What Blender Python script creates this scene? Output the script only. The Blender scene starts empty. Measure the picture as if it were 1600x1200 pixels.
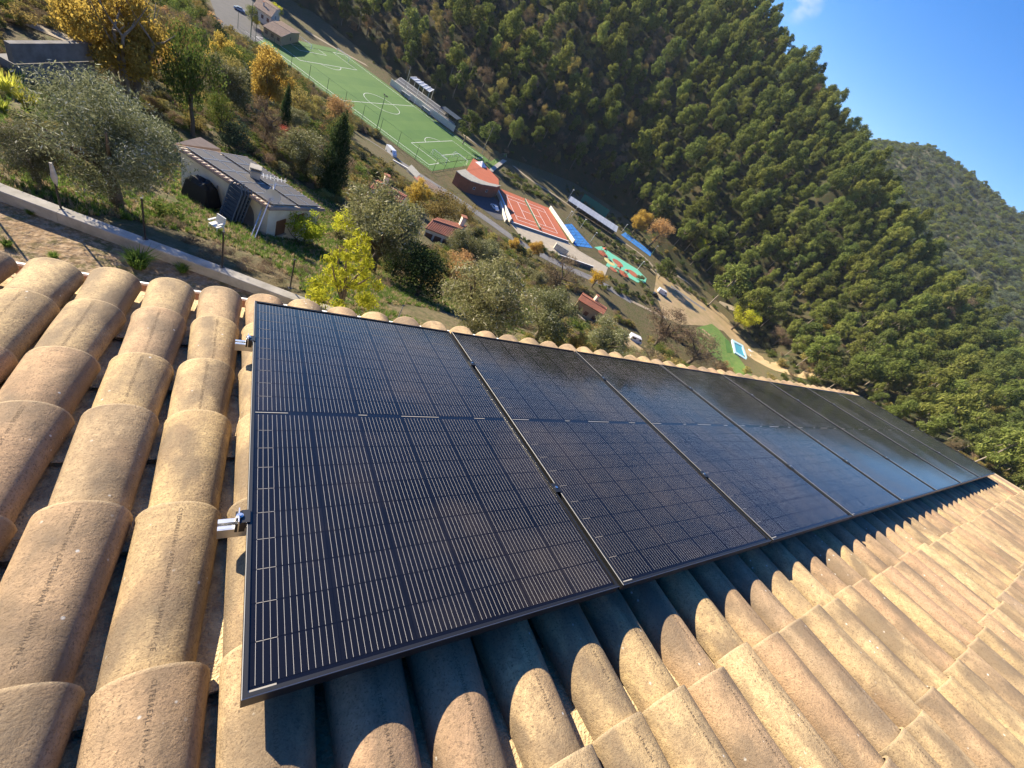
import bpy, math, random
import numpy as np
from mathutils import Matrix, Vector, Quaternion

# ------------------------------------------------------------------ camera, sky, sun, exposure
SC = bpy.context.scene
COL = SC.collection
TH = math.radians(15.8)                      # pitch of our roof
RC = np.array([[0.82591453, -0.31120126, 0.47012654],
               [0.07133987, -0.76947243, -0.63468323],
               [0.55926363, 0.55773287, -0.61331741]])   # rows: right, down, forward
CP = np.array([-0.04706919, -0.13689454, 1.17838127])
FPX = 640.436                                # focal length in pixels of a 1600 px wide frame
cam_d = bpy.data.cameras.new("camera")
cam = bpy.data.objects.new("camera", cam_d)
COL.objects.link(cam)
cam_d.sensor_fit = 'HORIZONTAL'
cam_d.sensor_width = 36.0
cam_d.lens = 36.0 * FPX / 1600.0
cam_d.clip_start = 0.05
cam_d.clip_end = 8000
mw = Matrix.Identity(4)
for i in range(3):
    mw[i][0] = RC[0][i]; mw[i][1] = -RC[1][i]; mw[i][2] = -RC[2][i]; mw[i][3] = CP[i]
cam.matrix_world = mw
SC.camera = cam

SUN_EL = math.radians(23.0)
SUN_AZ = math.radians(-31.5)                 # from +Y towards +X
world = bpy.data.worlds.new("World")
SC.world = world
world.use_nodes = True
wn = world.node_tree
for n in list(wn.nodes): wn.nodes.remove(n)
w_out = wn.nodes.new("ShaderNodeOutputWorld")
w_bg = wn.nodes.new("ShaderNodeBackground")
w_sky = wn.nodes.new("ShaderNodeTexSky")
w_sky.sky_type = 'NISHITA'
w_sky.sun_disc = False
w_sky.sun_elevation = SUN_EL
w_sky.sun_rotation = SUN_AZ
w_sky.altitude = 300
w_sky.air_density = 1.0
w_sky.dust_density = 0.2
w_sky.ozone_density = 3.0
w_bg.inputs['Strength'].default_value = 0.085
w_hs = wn.nodes.new("ShaderNodeHueSaturation")
w_hs.inputs['Saturation'].default_value = 1.38
w_hs.inputs['Hue'].default_value = .515
wn.links.new(w_sky.outputs[0], w_hs.inputs['Color'])
# one thin wisp of cloud high over the ridge
w_tc = wn.nodes.new("ShaderNodeTexCoord")
w_mp = wn.nodes.new("ShaderNodeVectorMath"); w_mp.operation = 'DISTANCE'
_r = RC.T @ np.array([(1258 - 800) / FPX, (2 - 600) / FPX, 1.0]); _r = _r / np.linalg.norm(_r)
w_mp.inputs[1].default_value = tuple(_r)
wn.links.new(w_tc.outputs['Generated'], w_mp.inputs[0])
w_mr = wn.nodes.new("ShaderNodeMapRange"); w_mr.inputs[1].default_value = .033; w_mr.inputs[2].default_value = .0
wn.links.new(w_mp.outputs['Value'], w_mr.inputs[0])
w_no = wn.nodes.new("ShaderNodeTexNoise"); w_no.inputs['Scale'].default_value = 26; w_no.inputs['Detail'].default_value = 6
w_st = wn.nodes.new("ShaderNodeMapping"); w_st.inputs['Scale'].default_value = (1.0, .35, 1.6)
wn.links.new(w_tc.outputs['Generated'], w_st.inputs[0]); wn.links.new(w_st.outputs[0], w_no.inputs['Vector'])
w_m2 = wn.nodes.new("ShaderNodeMapRange"); w_m2.inputs[1].default_value = .42; w_m2.inputs[2].default_value = .68
wn.links.new(w_no.outputs[0], w_m2.inputs[0])
w_mu = wn.nodes.new("ShaderNodeMath"); w_mu.operation = 'MULTIPLY'
wn.links.new(w_mr.outputs[0], w_mu.inputs[0]); wn.links.new(w_m2.outputs[0], w_mu.inputs[1])
w_mx = wn.nodes.new("ShaderNodeMix"); w_mx.data_type = 'RGBA'; w_mx.inputs[7].default_value = (4.2, 4.4, 4.6, 1)
wn.links.new(w_mu.outputs[0], w_mx.inputs[0]); wn.links.new(w_hs.outputs[0], w_mx.inputs[6])
wn.links.new(w_mx.outputs[2], w_bg.inputs['Color'])
wn.links.new(w_bg.outputs[0], w_out.inputs['Surface'])

sun_d = bpy.data.lights.new("sun", 'SUN')
sun_d.energy = 5.0
sun_d.angle = math.radians(0.5)
sun_d.color = (1.0, 0.87, 0.66)
sun = bpy.data.objects.new("sun", sun_d)
COL.objects.link(sun)
SUN_DIR = Vector((math.sin(SUN_AZ) * math.cos(SUN_EL), math.cos(SUN_AZ) * math.cos(SUN_EL), math.sin(SUN_EL)))
sun.rotation_euler = SUN_DIR.to_track_quat('Z', 'Y').to_euler()
sun.location = (0, 0, 60)

vs = SC.view_settings
vs.view_transform = 'Standard'
try: vs.look = 'None'
except Exception: pass
vs.exposure = 1.5
vs.gamma = 1.0
vs.use_curve_mapping = False

rng = np.random.default_rng(7)
random.seed(7)

# ------------------------------------------------------------------ terrain
A_TAB = [-60, -10, 3.9, 11.2, 19.0, 27.1, 36.3, 43.1, 50.0, 56.4, 62.2, 67, 72, 80, 88, 96, 125]
DB_TAB = [330, 330, 324, 284, 268, 256, 297, 304, 282, 279, 274, 258, 228, 212, 195, 185, 180]
ZB_TAB = [-60, -60, -60, -60, -61, -61, -61, -61, -61, -61, -61, -60, -54, -42, -31, -25, -20]
AR_TAB = [-60, -25, -12, -3, 5, 12, 20, 25, 35, 43.8, 47.4, 48.9, 52.4, 55.4, 58, 59.5, 62.7, 65.2, 68.2, 70.2, 71.7, 75.1, 78.2, 81.2, 90, 125]
ER_TAB = [0, 1, 3, 5, 6, 7, 8, 8.8, 10.4, 10.9, 9.5, 9.3, 8.6, 7.9, 7.0, 6.5, 5.8, 5.0, 4.3, 3.5, 2.7, 1.9, 1.5, 1.3, 1.0, 0]
DR_TAB = [540, 540, 580, 620, 640, 640, 635, 630, 600, 560, 535, 525, 505, 485, 470, 432, 430, 428, 425, 424, 424, 426, 430, 430, 430, 430]
AM_TAB = [-60, 30, 50, 58.8, 60.3, 63.2, 66.1, 69.1, 72.6, 80, 95, 125]
EM_TAB = [2, 4, 6.3, 6.9, 7.6, 8.75, 8.85, 8.5, 8.2, 7.4, 5.5, 3]
S1, S2 = .709, .705

def vnoise(x, y, seed=0):
    """cheap smooth value noise made of rotated sines"""
    r = np.random.default_rng(seed)
    o = 0
    for k in range(5):
        a = r.uniform(0, 6.28); f = 1.0 * (1.7 ** k) * r.uniform(.8, 1.2); p = r.uniform(0, 6.28, 2)
        o = o + np.sin(f * (x * np.cos(a) + y * np.sin(a)) + p[0]) * np.sin(f * (-x * np.sin(a) + y * np.cos(a)) * .83 + p[1]) / (1.5 ** k)
    return o

def T(x, y):
    x = np.asarray(x, float); y = np.asarray(y, float)
    a = np.degrees(np.arctan2(x, y)); d = np.hypot(x, y)
    d1 = (y - (12.1 - .345 * x)) * .945
    s = S1 * x + S2 * y
    w = np.exp(-(np.maximum(d1, 0) / 30.0) ** 2)
    q = w * d1 + (1 - w) * (s - 9)
    zn = np.interp(q, [-200, -60, -30, -18, 0, 1.0, 6, 9.3, 14, 22, 60, 139, 150], [70, 12, -5.5, -8.6, -8.75, -8.95, -11.3, -12.9, -15.0, -18.6, -34.5, -61.5, -62])
    zn = zn + np.clip((q - 3) / 10, 0, 1) * np.clip((135 - q) / 20, 0, 1) * .5 * vnoise(x * .12, y * .12, 3)
    db = np.interp(a, A_TAB, DB_TAB); zb = np.interp(a, A_TAB, ZB_TAB)
    dr = np.interp(a, AR_TAB, DR_TAB); zr = np.tan(np.radians(np.interp(a, AR_TAB, ER_TAB))) * dr - 10.5
    u = np.clip((d - db) / (dr - db), 0, 1)
    zh = zb + (zr - zb) * (u ** .92) + 2.2 * np.sin(u * np.pi) * vnoise(x * .02, y * .02, 5)
    fall = zr - np.maximum(d - dr, 0) * .45
    dm = 1300.0
    zm = np.tan(np.radians(np.interp(a, AM_TAB, EM_TAB))) * dm - 4
    um = np.clip((d - 560) / (dm - 560), 0, 1)
    mt = -32 + (zm + 32) * um ** 1.05 + np.sin(um * np.pi) * 16 * vnoise(x * .006, y * .006, 9) - np.maximum(d - dm, 0) * .12
    zf = np.where(d <= dr, zh, np.maximum(fall, np.maximum(mt, -60)))
    wf = np.clip((a + 75) / 20, 0, 1) * np.clip((128 - a) / 14, 0, 1)
    # blend of the valley floor into the foot of the hill
    bl = np.clip((d - .72 * db) / (.28 * db), 0, 1) * np.clip((a - 64) / 6, 0, 1)
    zn = zn + (zb - zn) * bl
    z = np.where(d > db, zn * (1 - wf) + zf * wf, zn)
    return z

def ray(px, py):
    d = RC.T @ np.array([(px - 800) / FPX, (py - 600) / FPX, 1.0])
    return d / np.linalg.norm(d)

_STEPS = np.concatenate([np.arange(9, 60, .1), np.geomspace(60, 2500, 1500)])
def at(px, py, h=0.0):
    """the point of the ground (raised by h) seen at this place of the photograph"""
    r = ray(px, py)
    P = CP + _STEPS[:, None] * r
    e = P[:, 2] - T(P[:, 0], P[:, 1]) - h
    i = int(np.argmax(e < 0))
    if e[i] >= 0: return P[-1]
    if i == 0: return P[0]
    k = e[i - 1] / (e[i - 1] - e[i])
    return P[i - 1] + (P[i] - P[i - 1]) * k

def proj(P):
    q = RC @ (np.asarray(P, float) - CP)
    if q[2] <= .1: return None
    return 800 + FPX * q[0] / q[2], 600 + FPX * q[1] / q[2], q[2]

def plane(px, py, z):
    r = ray(px, py)
    return CP + r * (z - CP[2]) / r[2]

def ST(s, t, z=-62.0):
    """valley coordinates: s across the valley, t along it"""
    return np.array([S1 * s + S2 * t, S2 * s - S1 * t, z])

# ------------------------------------------------------------------ materials
def nd(nt, typ, **kw):
    n = nt.nodes.new(typ)
    for k, v in kw.items(): setattr(n, k, v)
    return n

def mat(name, col, col2=None, scale=5.0, rough=.8, bump=0.0, bscale=40.0, metal=0.0, coat=0.0, spec=.4, jitter=0.0, detail=6, lo=.35, hi=.65):
    m = bpy.data.materials.new(name); m.use_nodes = True
    nt = m.node_tree; b = nt.nodes["Principled BSDF"]
    b.inputs['Roughness'].default_value = rough
    b.inputs['Metallic'].default_value = metal
    b.inputs['Specular IOR Level'].default_value = spec
    b.inputs['Coat Weight'].default_value = coat
    tc = nd(nt, "ShaderNodeTexCoord")
    if col2 is None and jitter == 0:
        b.inputs['Base Color'].default_value = (*col, 1)
    else:
        src = None
        if col2 is not None:
            no = nd(nt, "ShaderNodeTexNoise"); no.inputs['Scale'].default_value = scale; no.inputs['Detail'].default_value = detail
            no.inputs['Roughness'].default_value = .62
            nt.links.new(tc.outputs['Object'], no.inputs['Vector'])
            mr = nd(nt, "ShaderNodeMapRange"); mr.inputs[1].default_value = lo; mr.inputs[2].default_value = hi
            nt.links.new(no.outputs[0], mr.inputs[0])
            mx = nd(nt, "ShaderNodeMix", data_type='RGBA')
            mx.inputs[6].default_value = (*col, 1); mx.inputs[7].default_value = (*col2, 1)
            nt.links.new(mr.outputs[0], mx.inputs[0]); src = mx.outputs[2]
        if jitter:
            oi = nd(nt, "ShaderNodeObjectInfo")
            hs = nd(nt, "ShaderNodeHueSaturation")
            mr2 = nd(nt, "ShaderNodeMapRange"); mr2.inputs[3].default_value = 1 - jitter; mr2.inputs[4].default_value = 1 + jitter
            nt.links.new(oi.outputs['Random'], mr2.inputs[0]); nt.links.new(mr2.outputs[0], hs.inputs['Value'])
            if src is None: hs.inputs['Color'].default_value = (*col, 1)
            else: nt.links.new(src, hs.inputs['Color'])
            src = hs.outputs[0]
        nt.links.new(src, b.inputs['Base Color'])
    if bump:
        n2 = nd(nt, "ShaderNodeTexNoise"); n2.inputs['Scale'].default_value = bscale; n2.inputs['Detail'].default_value = 8
        nt.links.new(tc.outputs['Object'], n2.inputs['Vector'])
        bp = nd(nt, "ShaderNodeBump"); bp.inputs['Strength'].default_value = bump; bp.inputs['Distance'].default_value = .02
        nt.links.new(n2.outputs[0], bp.inputs['Height']); nt.links.new(bp.outputs[0], b.inputs['Normal'])
    return m

LEAF_GAIN = 1.5
def leaf_mat(name, c1, c2, trans=.3, c3=None, p3=.1):
    """foliage: every leaf gets its own tint, every plant its own overall tone"""
    c1 = tuple(min(.8, c * LEAF_GAIN) for c in c1); c2 = tuple(min(.8, c * LEAF_GAIN) for c in c2)
    m = bpy.data.materials.new(name); m.use_nodes = True
    nt = m.node_tree
    for n in list(nt.nodes): nt.nodes.remove(n)
    out = nd(nt, "ShaderNodeOutputMaterial")
    ge = nd(nt, "ShaderNodeNewGeometry"); oi = nd(nt, "ShaderNodeObjectInfo")
    mx = nd(nt, "ShaderNodeMix", data_type='RGBA'); mx.inputs[6].default_value = (*c1, 1); mx.inputs[7].default_value = (*c2, 1)
    nt.links.new(ge.outputs['Random Per Island'], mx.inputs[0])
    src = mx.outputs[2]
    if c3:
        th = nd(nt, "ShaderNodeMath", operation='GREATER_THAN'); th.inputs[1].default_value = 1 - p3
        mu = nd(nt, "ShaderNodeMath", operation='MULTIPLY'); mu.inputs[1].default_value = 17.31
        fr = nd(nt, "ShaderNodeMath", operation='FRACT')
        nt.links.new(ge.outputs['Random Per Island'], mu.inputs[0]); nt.links.new(mu.outputs[0], fr.inputs[0]); nt.links.new(fr.outputs[0], th.inputs[0])
        m3 = nd(nt, "ShaderNodeMix", data_type='RGBA'); m3.inputs[7].default_value = (*c3, 1)
        nt.links.new(src, m3.inputs[6]); nt.links.new(th.outputs[0], m3.inputs[0]); src = m3.outputs[2]
    hs = nd(nt, "ShaderNodeHueSaturation")
    mr = nd(nt, "ShaderNodeMapRange"); mr.inputs[3].default_value = .72; mr.inputs[4].default_value = 1.25
    nt.links.new(oi.outputs['Random'], mr.inputs[0]); nt.links.new(mr.outputs[0], hs.inputs['Value'])
    mu2 = nd(nt, "ShaderNodeMath", operation='MULTIPLY'); mu2.inputs[1].default_value = 7.77
    fr2 = nd(nt, "ShaderNodeMath", operation='FRACT')
    mr2 = nd(nt, "ShaderNodeMapRange"); mr2.inputs[3].default_value = .485; mr2.inputs[4].default_value = .515
    nt.links.new(oi.outputs['Random'], mu2.inputs[0]); nt.links.new(mu2.outputs[0], fr2.inputs[0]); nt.links.new(fr2.outputs[0], mr2.inputs[0]); nt.links.new(mr2.outputs[0], hs.inputs['Hue'])
    nt.links.new(src, hs.inputs['Color'])
    df = nd(nt, "ShaderNodeBsdfDiffuse"); tr = nd(nt, "ShaderNodeBsdfTranslucent"); ms = nd(nt, "ShaderNodeMixShader")
    ms.inputs[0].default_value = min(.5, trans + .06)
    nt.links.new(hs.outputs[0], df.inputs[0]); nt.links.new(hs.outputs[0], tr.inputs[0])
    nt.links.new(df.outputs[0], ms.inputs[1]); nt.links.new(tr.outputs[0], ms.inputs[2])
    nt.links.new(ms.outputs[0], out.inputs[0])
    return m

def tile_mat():
    """old fired clay: per tile tone, dark flame patches, black specks, pale lichen dots"""
    m = bpy.data.materials.new("clay_tile"); m.use_nodes = True
    nt = m.node_tree; b = nt.nodes["Principled BSDF"]; L = nt.links.new
    b.inputs['Roughness'].default_value = .82; b.inputs['Specular IOR Level'].default_value = .3
    tc = nd(nt, "ShaderNodeTexCoord"); oi = nd(nt, "ShaderNodeObjectInfo")
    sc = nd(nt, "ShaderNodeVectorMath", operation='SCALE'); sc.inputs[3].default_value = 37.0
    cv = nd(nt, "ShaderNodeCombineXYZ"); L(oi.outputs['Random'], cv.inputs[0]); L(oi.outputs['Random'], cv.inputs[1]); L(oi.outputs['Random'], cv.inputs[2])
    L(cv.outputs[0], sc.inputs[0])
    ad = nd(nt, "ShaderNodeVectorMath", operation='ADD'); L(tc.outputs['Object'], ad.inputs[0]); L(sc.outputs[0], ad.inputs[1])
    V = ad.outputs[0]
    ramp = nd(nt, "ShaderNodeValToRGB"); ramp.color_ramp.interpolation = 'LINEAR'
    els = ramp.color_ramp.elements
    cols = [(0, (.54, .39, .19)), (.15, (.44, .32, .17)), (.30, (.57, .42, .22)), (.44, (.40, .265, .16)), (.58, (.50, .37, .20)), (.70, (.45, .285, .175)), (.80, (.54, .39, .20)), (.88, (.33, .245, .165)), (.955, (.45, .31, .18)), (.983, (.45, .29, .17)), (1.0, (.42, .11, .05))]
    els[0].position = 0; els[0].color = (*cols[0][1], 1); els[1].position = 1; els[1].color = (*cols[-1][1], 1)
    for p, c in cols[1:-1]:
        e = els.new(p); e.color = (*c, 1)
    L(oi.outputs['Random'], ramp.inputs[0])
    def noise(scale, detail=5, rough=.6, vec=V):
        n = nd(nt, "ShaderNodeTexNoise"); n.inputs['Scale'].default_value = scale; n.inputs['Detail'].default_value = detail; n.inputs['Roughness'].default_value = rough
        L(vec, n.inputs['Vector']); return n.outputs[0]
    def rng_(x, a, b2):
        r = nd(nt, "ShaderNodeMapRange"); r.inputs[1].default_value = a; r.inputs[2].default_value = b2; L(x, r.inputs[0]); return r.outputs[0]
    def mix(f, a, bcol, fac=1.0):
        if fac != 1.0:
            mm = nd(nt, "ShaderNodeMath", operation='MULTIPLY'); mm.inputs[1].default_value = fac; L(f, mm.inputs[0]); f = mm.outputs[0]
        x = nd(nt, "ShaderNodeMix", data_type='RGBA'); L(f, x.inputs[0]); L(a, x.inputs[6]); x.inputs[7].default_value = (*bcol, 1); return x.outputs[2]
    mp = nd(nt, "ShaderNodeMapping"); mp.inputs['Scale'].default_value = (1.0, .45, 1.0); L(V, mp.inputs[0])
    c = ramp.outputs[0]
    c = mix(rng_(noise(7, 4, .55, mp.outputs[0]), .43, .60), c, (.135, .105, .075), .80)       # smoky patches
    c = mix(rng_(noise(4, 3, .5), .54, .72), c, (.42, .24, .13), .25)                        # pinkish patches
    c = mix(rng_(noise(45, 6, .7), .36, .70), c, (.21, .145, .085), .62)                       # fine mottling
    c = mix(rng_(noise(160, 3, .7), .52, .66), c, (.13, .09, .055), .7)                     # dark grains
    vo = nd(nt, "ShaderNodeTexVoronoi"); vo.inputs['Scale'].default_value = 42; L(V, vo.inputs['Vector'])
    vsm = nd(nt, "ShaderNodeMath", operation='MULTIPLY'); L(rng_(vo.outputs['Distance'], .19, .10), vsm.inputs[0]); L(rng_(noise(11, 3), .52, .60), vsm.inputs[1]); vspot = vsm.outputs[0]
    c = mix(vspot, c, (.10, .07, .05), .6)
    v2 = nd(nt, "ShaderNodeTexVoronoi"); v2.inputs['Scale'].default_value = 26; L(V, v2.inputs['Vector'])
    lf = rng_(v2.outputs['Distance'], .13, .08)
    lm = nd(nt, "ShaderNodeMath", operation='MULTIPLY'); L(lf, lm.inputs[0]); L(rng_(noise(6, 2), .54, .62), lm.inputs[1])
    c = mix(lm.outputs[0], c, (.62, .60, .55), .85)                                          # lichen
    sx = nd(nt, "ShaderNodeSeparateXYZ"); L(tc.outputs['Object'], sx.inputs[0])
    c = mix(rng_(sx.outputs[1], -.010, -.001), c, (.56, .43, .26), .5)                      # worn lip
    L(c, b.inputs['Base Color'])
    hb = nd(nt, "ShaderNodeMath", operation='ADD'); L(noise(170, 6, .75), hb.inputs[0]); L(noise(30, 4, .6), hb.inputs[1])
    bp = nd(nt, "ShaderNodeBump"); bp.inputs['Strength'].default_value = .8; bp.inputs['Distance'].default_value = .005
    L(hb.outputs[0], bp.inputs['Height']); L(bp.outputs[0], b.inputs['Normal'])
    return m

def ground_mat(name, cols, scales, bump=.5):
    """several earth tones blended by noise of growing fineness"""
    m = bpy.data.materials.new(name); m.use_nodes = True
    nt = m.node_tree; b = nt.nodes["Principled BSDF"]; L = nt.links.new
    b.inputs['Roughness'].default_value = .95; b.inputs['Specular IOR Level'].default_value = .15
    tc = nd(nt, "ShaderNodeTexCoord")
    src = None
    for i, (c, sca) in enumerate(zip(cols, scales)):
        if src is None:
            r = nd(nt, "ShaderNodeRGB"); r.outputs[0].default_value = (*c, 1); src = r.outputs[0]; continue
        n = nd(nt, "ShaderNodeTexNoise"); n.inputs['Scale'].default_value = sca; n.inputs['Detail'].default_value = 8; n.inputs['Roughness'].default_value = .65
        L(tc.outputs['Object'], n.inputs['Vector'])
        mr = nd(nt, "ShaderNodeMapRange"); mr.inputs[1].default_value = .45; mr.inputs[2].default_value = .60; L(n.outputs[0], mr.inputs[0])
        x = nd(nt, "ShaderNodeMix", data_type='RGBA'); L(mr.outputs[0], x.inputs[0]); L(src, x.inputs[6]); x.inputs[7].default_value = (*c, 1); src = x.outputs[2]
    L(src, b.inputs['Base Color'])
    n = nd(nt, "ShaderNodeTexNoise"); n.inputs['Scale'].default_value = 6; n.inputs['Detail'].default_value = 10; L(tc.outputs['Object'], n.inputs['Vector'])
    bp = nd(nt, "ShaderNodeBump"); bp.inputs['Strength'].default_value = bump; bp.inputs['Distance'].default_value = .15
    L(n.outputs[0], bp.inputs['Height']); L(bp.outputs[0], b.inputs['Normal'])
    return m

MT = dict(
    tile=tile_mat(),
    ground=ground_mat("earth_and_grass", [(.085, .080, .036), (.055, .075, .020), (.105, .085, .045), (.14, .11, .062)], [0, .12, .5, 2.2]),
    dirt=ground_mat("garden_dirt", [(.25, .165, .09), (.17, .115, .065), (.11, .10, .04), (.33, .24, .15)], [0, .8, 1.6, 9.0]),
    hill=ground_mat("forest_floor", [(.045, .042, .02), (.07, .055, .03), (.035, .045, .018)], [0, .05, .3]),
    mountain=ground_mat("mountain_scrub", [(.055, .068, .03), (.085, .08, .045), (.13, .115, .085), (.05, .062, .03)], [0, .012, .02, .06]),
    asphalt=mat("asphalt", (.13, .13, .135), (.19, .185, .18), .4, .9),
    darkasphalt=mat("dark_asphalt", (.06, .063, .07), (.08, .08, .085), .4, .9),
    path=mat("pale_path", (.34, .28, .20), (.26, .21, .14), .6, .95),
    lot=mat("dry_dirt", (.40, .28, .16), (.25, .20, .09), .22, .95, lo=.3, hi=.7),
    pave=mat("pale_paving", (.42, .36, .27), (.33, .29, .23), .5, .9),
    lawn=mat("lawn_grass", (.08, .17, .03), (.14, .20, .045), .5, .95),
    turf=mat("artificial_turf", (.050, .135, .022), (.068, .155, .028), .12, .9),
    white=mat("white_paint", (.8, .8, .78), rough=.6),
    clay=mat("clay_court", (.42, .115, .055), (.36, .10, .05), .3, .9),
    bluec=mat("blue_court", (.03, .17, .48), (.04, .21, .55), .4, .7),
    turq=mat("turquoise_rubber", (.12, .45, .30), (.16, .50, .34), .5, .8),
    rubberred=mat("red_rubber", (.36, .11, .06), rough=.8),
    rubberyel=mat("yellow_rubber", (.55, .48, .20), rough=.8),
    stucco=mat("cream_stucco", (.80, .73, .58), (.68, .60, .46), 1.5, .9, .2),
    whitewall=mat("white_render", (.62, .59, .52), (.44, .41, .35), 1.2, .9, .2),
    orangewall=mat("ochre_render", (.52, .33, .17), (.44, .28, .15), 1.2, .9),
    redwall=mat("red_brick_wall", (.29, .11, .06), (.22, .085, .045), .8, .9),
    concrete=mat("concrete", (.40, .37, .32), (.27, .25, .21), 2.2, .9, .4, 30),
    greywall=mat("weathered_concrete", (.24, .23, .22), (.15, .14, .13), 1.5, .95, .3),
    rooftile=mat("terracotta_roof", (.40, .15, .085), (.28, .12, .075), 1.0, .85, jitter=.15),
    rooftile2=mat("brown_roof_tile", (.40, .29, .20), (.27, .20, .15), 1.2, .85, jitter=.1),
    greyroof=mat("flat_grey_roof", (.36, .35, .30), (.27, .26, .23), .8, .9),
    glassroof=mat("pale_sheet_roof", (.42, .45, .50), (.32, .35, .40), .3, .35, spec=.6),
    window=mat("dark_window", (.02, .025, .03), rough=.12, spec=.7),
    shutter=mat("brown_shutter", (.16, .075, .04), rough=.7),
    wood=mat("bark", (.10, .075, .05), (.16, .125, .09), 4, .9, .5),
    palebark=mat("pale_bark", (.26, .22, .17), (.17, .14, .11), 4, .9, .5),
    blackmetal=mat("black_metal", (.018, .018, .02), rough=.45, spec=.5),
    greenmetal=mat("green_metal", (.03, .09, .05), rough=.5),
    grey=mat("grey_metal", (.35, .36, .37), rough=.4, metal=.6),
    steel=mat("bright_steel", (.72, .72, .72), rough=.28, metal=1.0),
    plastic=mat("white_plastic", (.72, .71, .68), rough=.5),
    cloth=mat("pale_cloth", (.45, .43, .40), (.30, .29, .27), 12, .95),
    hull=mat("dark_blue_slats", (.035, .055, .085), (.055, .075, .10), 3, .9, spec=.1),
    black=mat("black_tarpaulin", (.012, .012, .013), rough=.7),
    anod=mat("black_anodised_frame", (.045, .046, .048), rough=.36, metal=.75, spec=.6),
    backsheet=mat("black_backsheet", (.004, .004, .006), rough=.09, spec=.45),
    rail=mat("aluminium_rail", (.62, .62, .62), rough=.35, metal=1.0),
    farpanel=mat("grey_solar_glass", (.075, .07, .068), (.095, .09, .085), 1.0, .6, spec=.3),
    pool=mat("pool_water", (.10, .42, .55), rough=.15, spec=.6),
    poolrim=mat("pale_blue_rim", (.42, .62, .68), rough=.6),
    carwhite=mat("white_car_paint", (.72, .73, .74), rough=.25, coat=.6),
    carblue=mat("pale_blue_car_paint", (.35, .45, .55), rough=.25, coat=.6),
    carblack=mat("dark_car_paint", (.03, .032, .035), rough=.25, coat=.6),
    tyre=mat("tyre_rubber", (.02, .02, .02), rough=.9),
    potclay=mat("pot_clay", (.42, .26, .17), rough=.85),
    imprint=mat("tile_imprint", (.13, .09, .055), rough=.9),  # groove shade of the stamped letters put in as darker clay
    pan=mat("pale_clay", (.62, .48, .27), (.33, .24, .14), 16, .9, .8, 120, jitter=.12),
)
FO = dict(
    pine=leaf_mat("pine_needles", (.075, .098, .022), (.170, .185, .052), .42),
    pined=leaf_mat("dark_pine_needles", (.055, .076, .022), (.12, .14, .042), .38),
    olive=leaf_mat("olive_leaves", (.085, .094, .045), (.185, .185, .105), .25, (.46, .46, .37), .10),  # pale third tint paints silvery glints onto some leaves
    olivey=leaf_mat("yellowish_olive_leaves", (.085, .090, .035), (.17, .165, .08), .3, (.44, .42, .30), .09),  # yellower olive tone; its pale third tint is painted leaf glint
    silver=leaf_mat("silver_leaves", (.15, .15, .10), (.30, .29, .22), .25),
    gold=leaf_mat("golden_leaves", (.26, .18, .04), (.40, .29, .07), .42),
    orange=leaf_mat("orange_leaves", (.24, .135, .06), (.33, .21, .10), .35),
    yellow=leaf_mat("yellow_leaves", (.52, .36, .03), (.60, .42, .05), .4),
    lime=leaf_mat("lime_leaves", (.22, .26, .02), (.42, .42, .045), .4),
    green=leaf_mat("green_leaves", (.05, .085, .02), (.12, .14, .035), .3, (.2, .19, .05), .12),
    ochre=leaf_mat("ochre_green_leaves", (.14, .125, .04), (.25, .20, .07), .3),
    dark=leaf_mat("dark_evergreen_leaves", (.018, .032, .013), (.045, .065, .025), .2),
    teal=leaf_mat("bluish_evergreen_leaves", (.035, .055, .035), (.075, .10, .06), .2),
    brown=leaf_mat("bare_brown_twigs", (.11, .08, .05), (.20, .15, .095), .2),
    red=leaf_mat("red_leaves", (.28, .06, .03), (.38, .14, .08), .35),
    grass=leaf_mat("grass_blades", (.06, .115, .02), (.13, .18, .04), .35),
    drygrass=leaf_mat("dry_grass_blades", (.22, .17, .09), (.34, .27, .16), .3),
    scrub=leaf_mat("haze_greyed_scrub", (.055, .072, .045), (.105, .125, .075), .3),  # far crowns greyed, distance haze painted into their leaf colour
    agave=leaf_mat("yellow_green_blades", (.26, .28, .04), (.42, .42, .08), .3),
)

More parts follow.
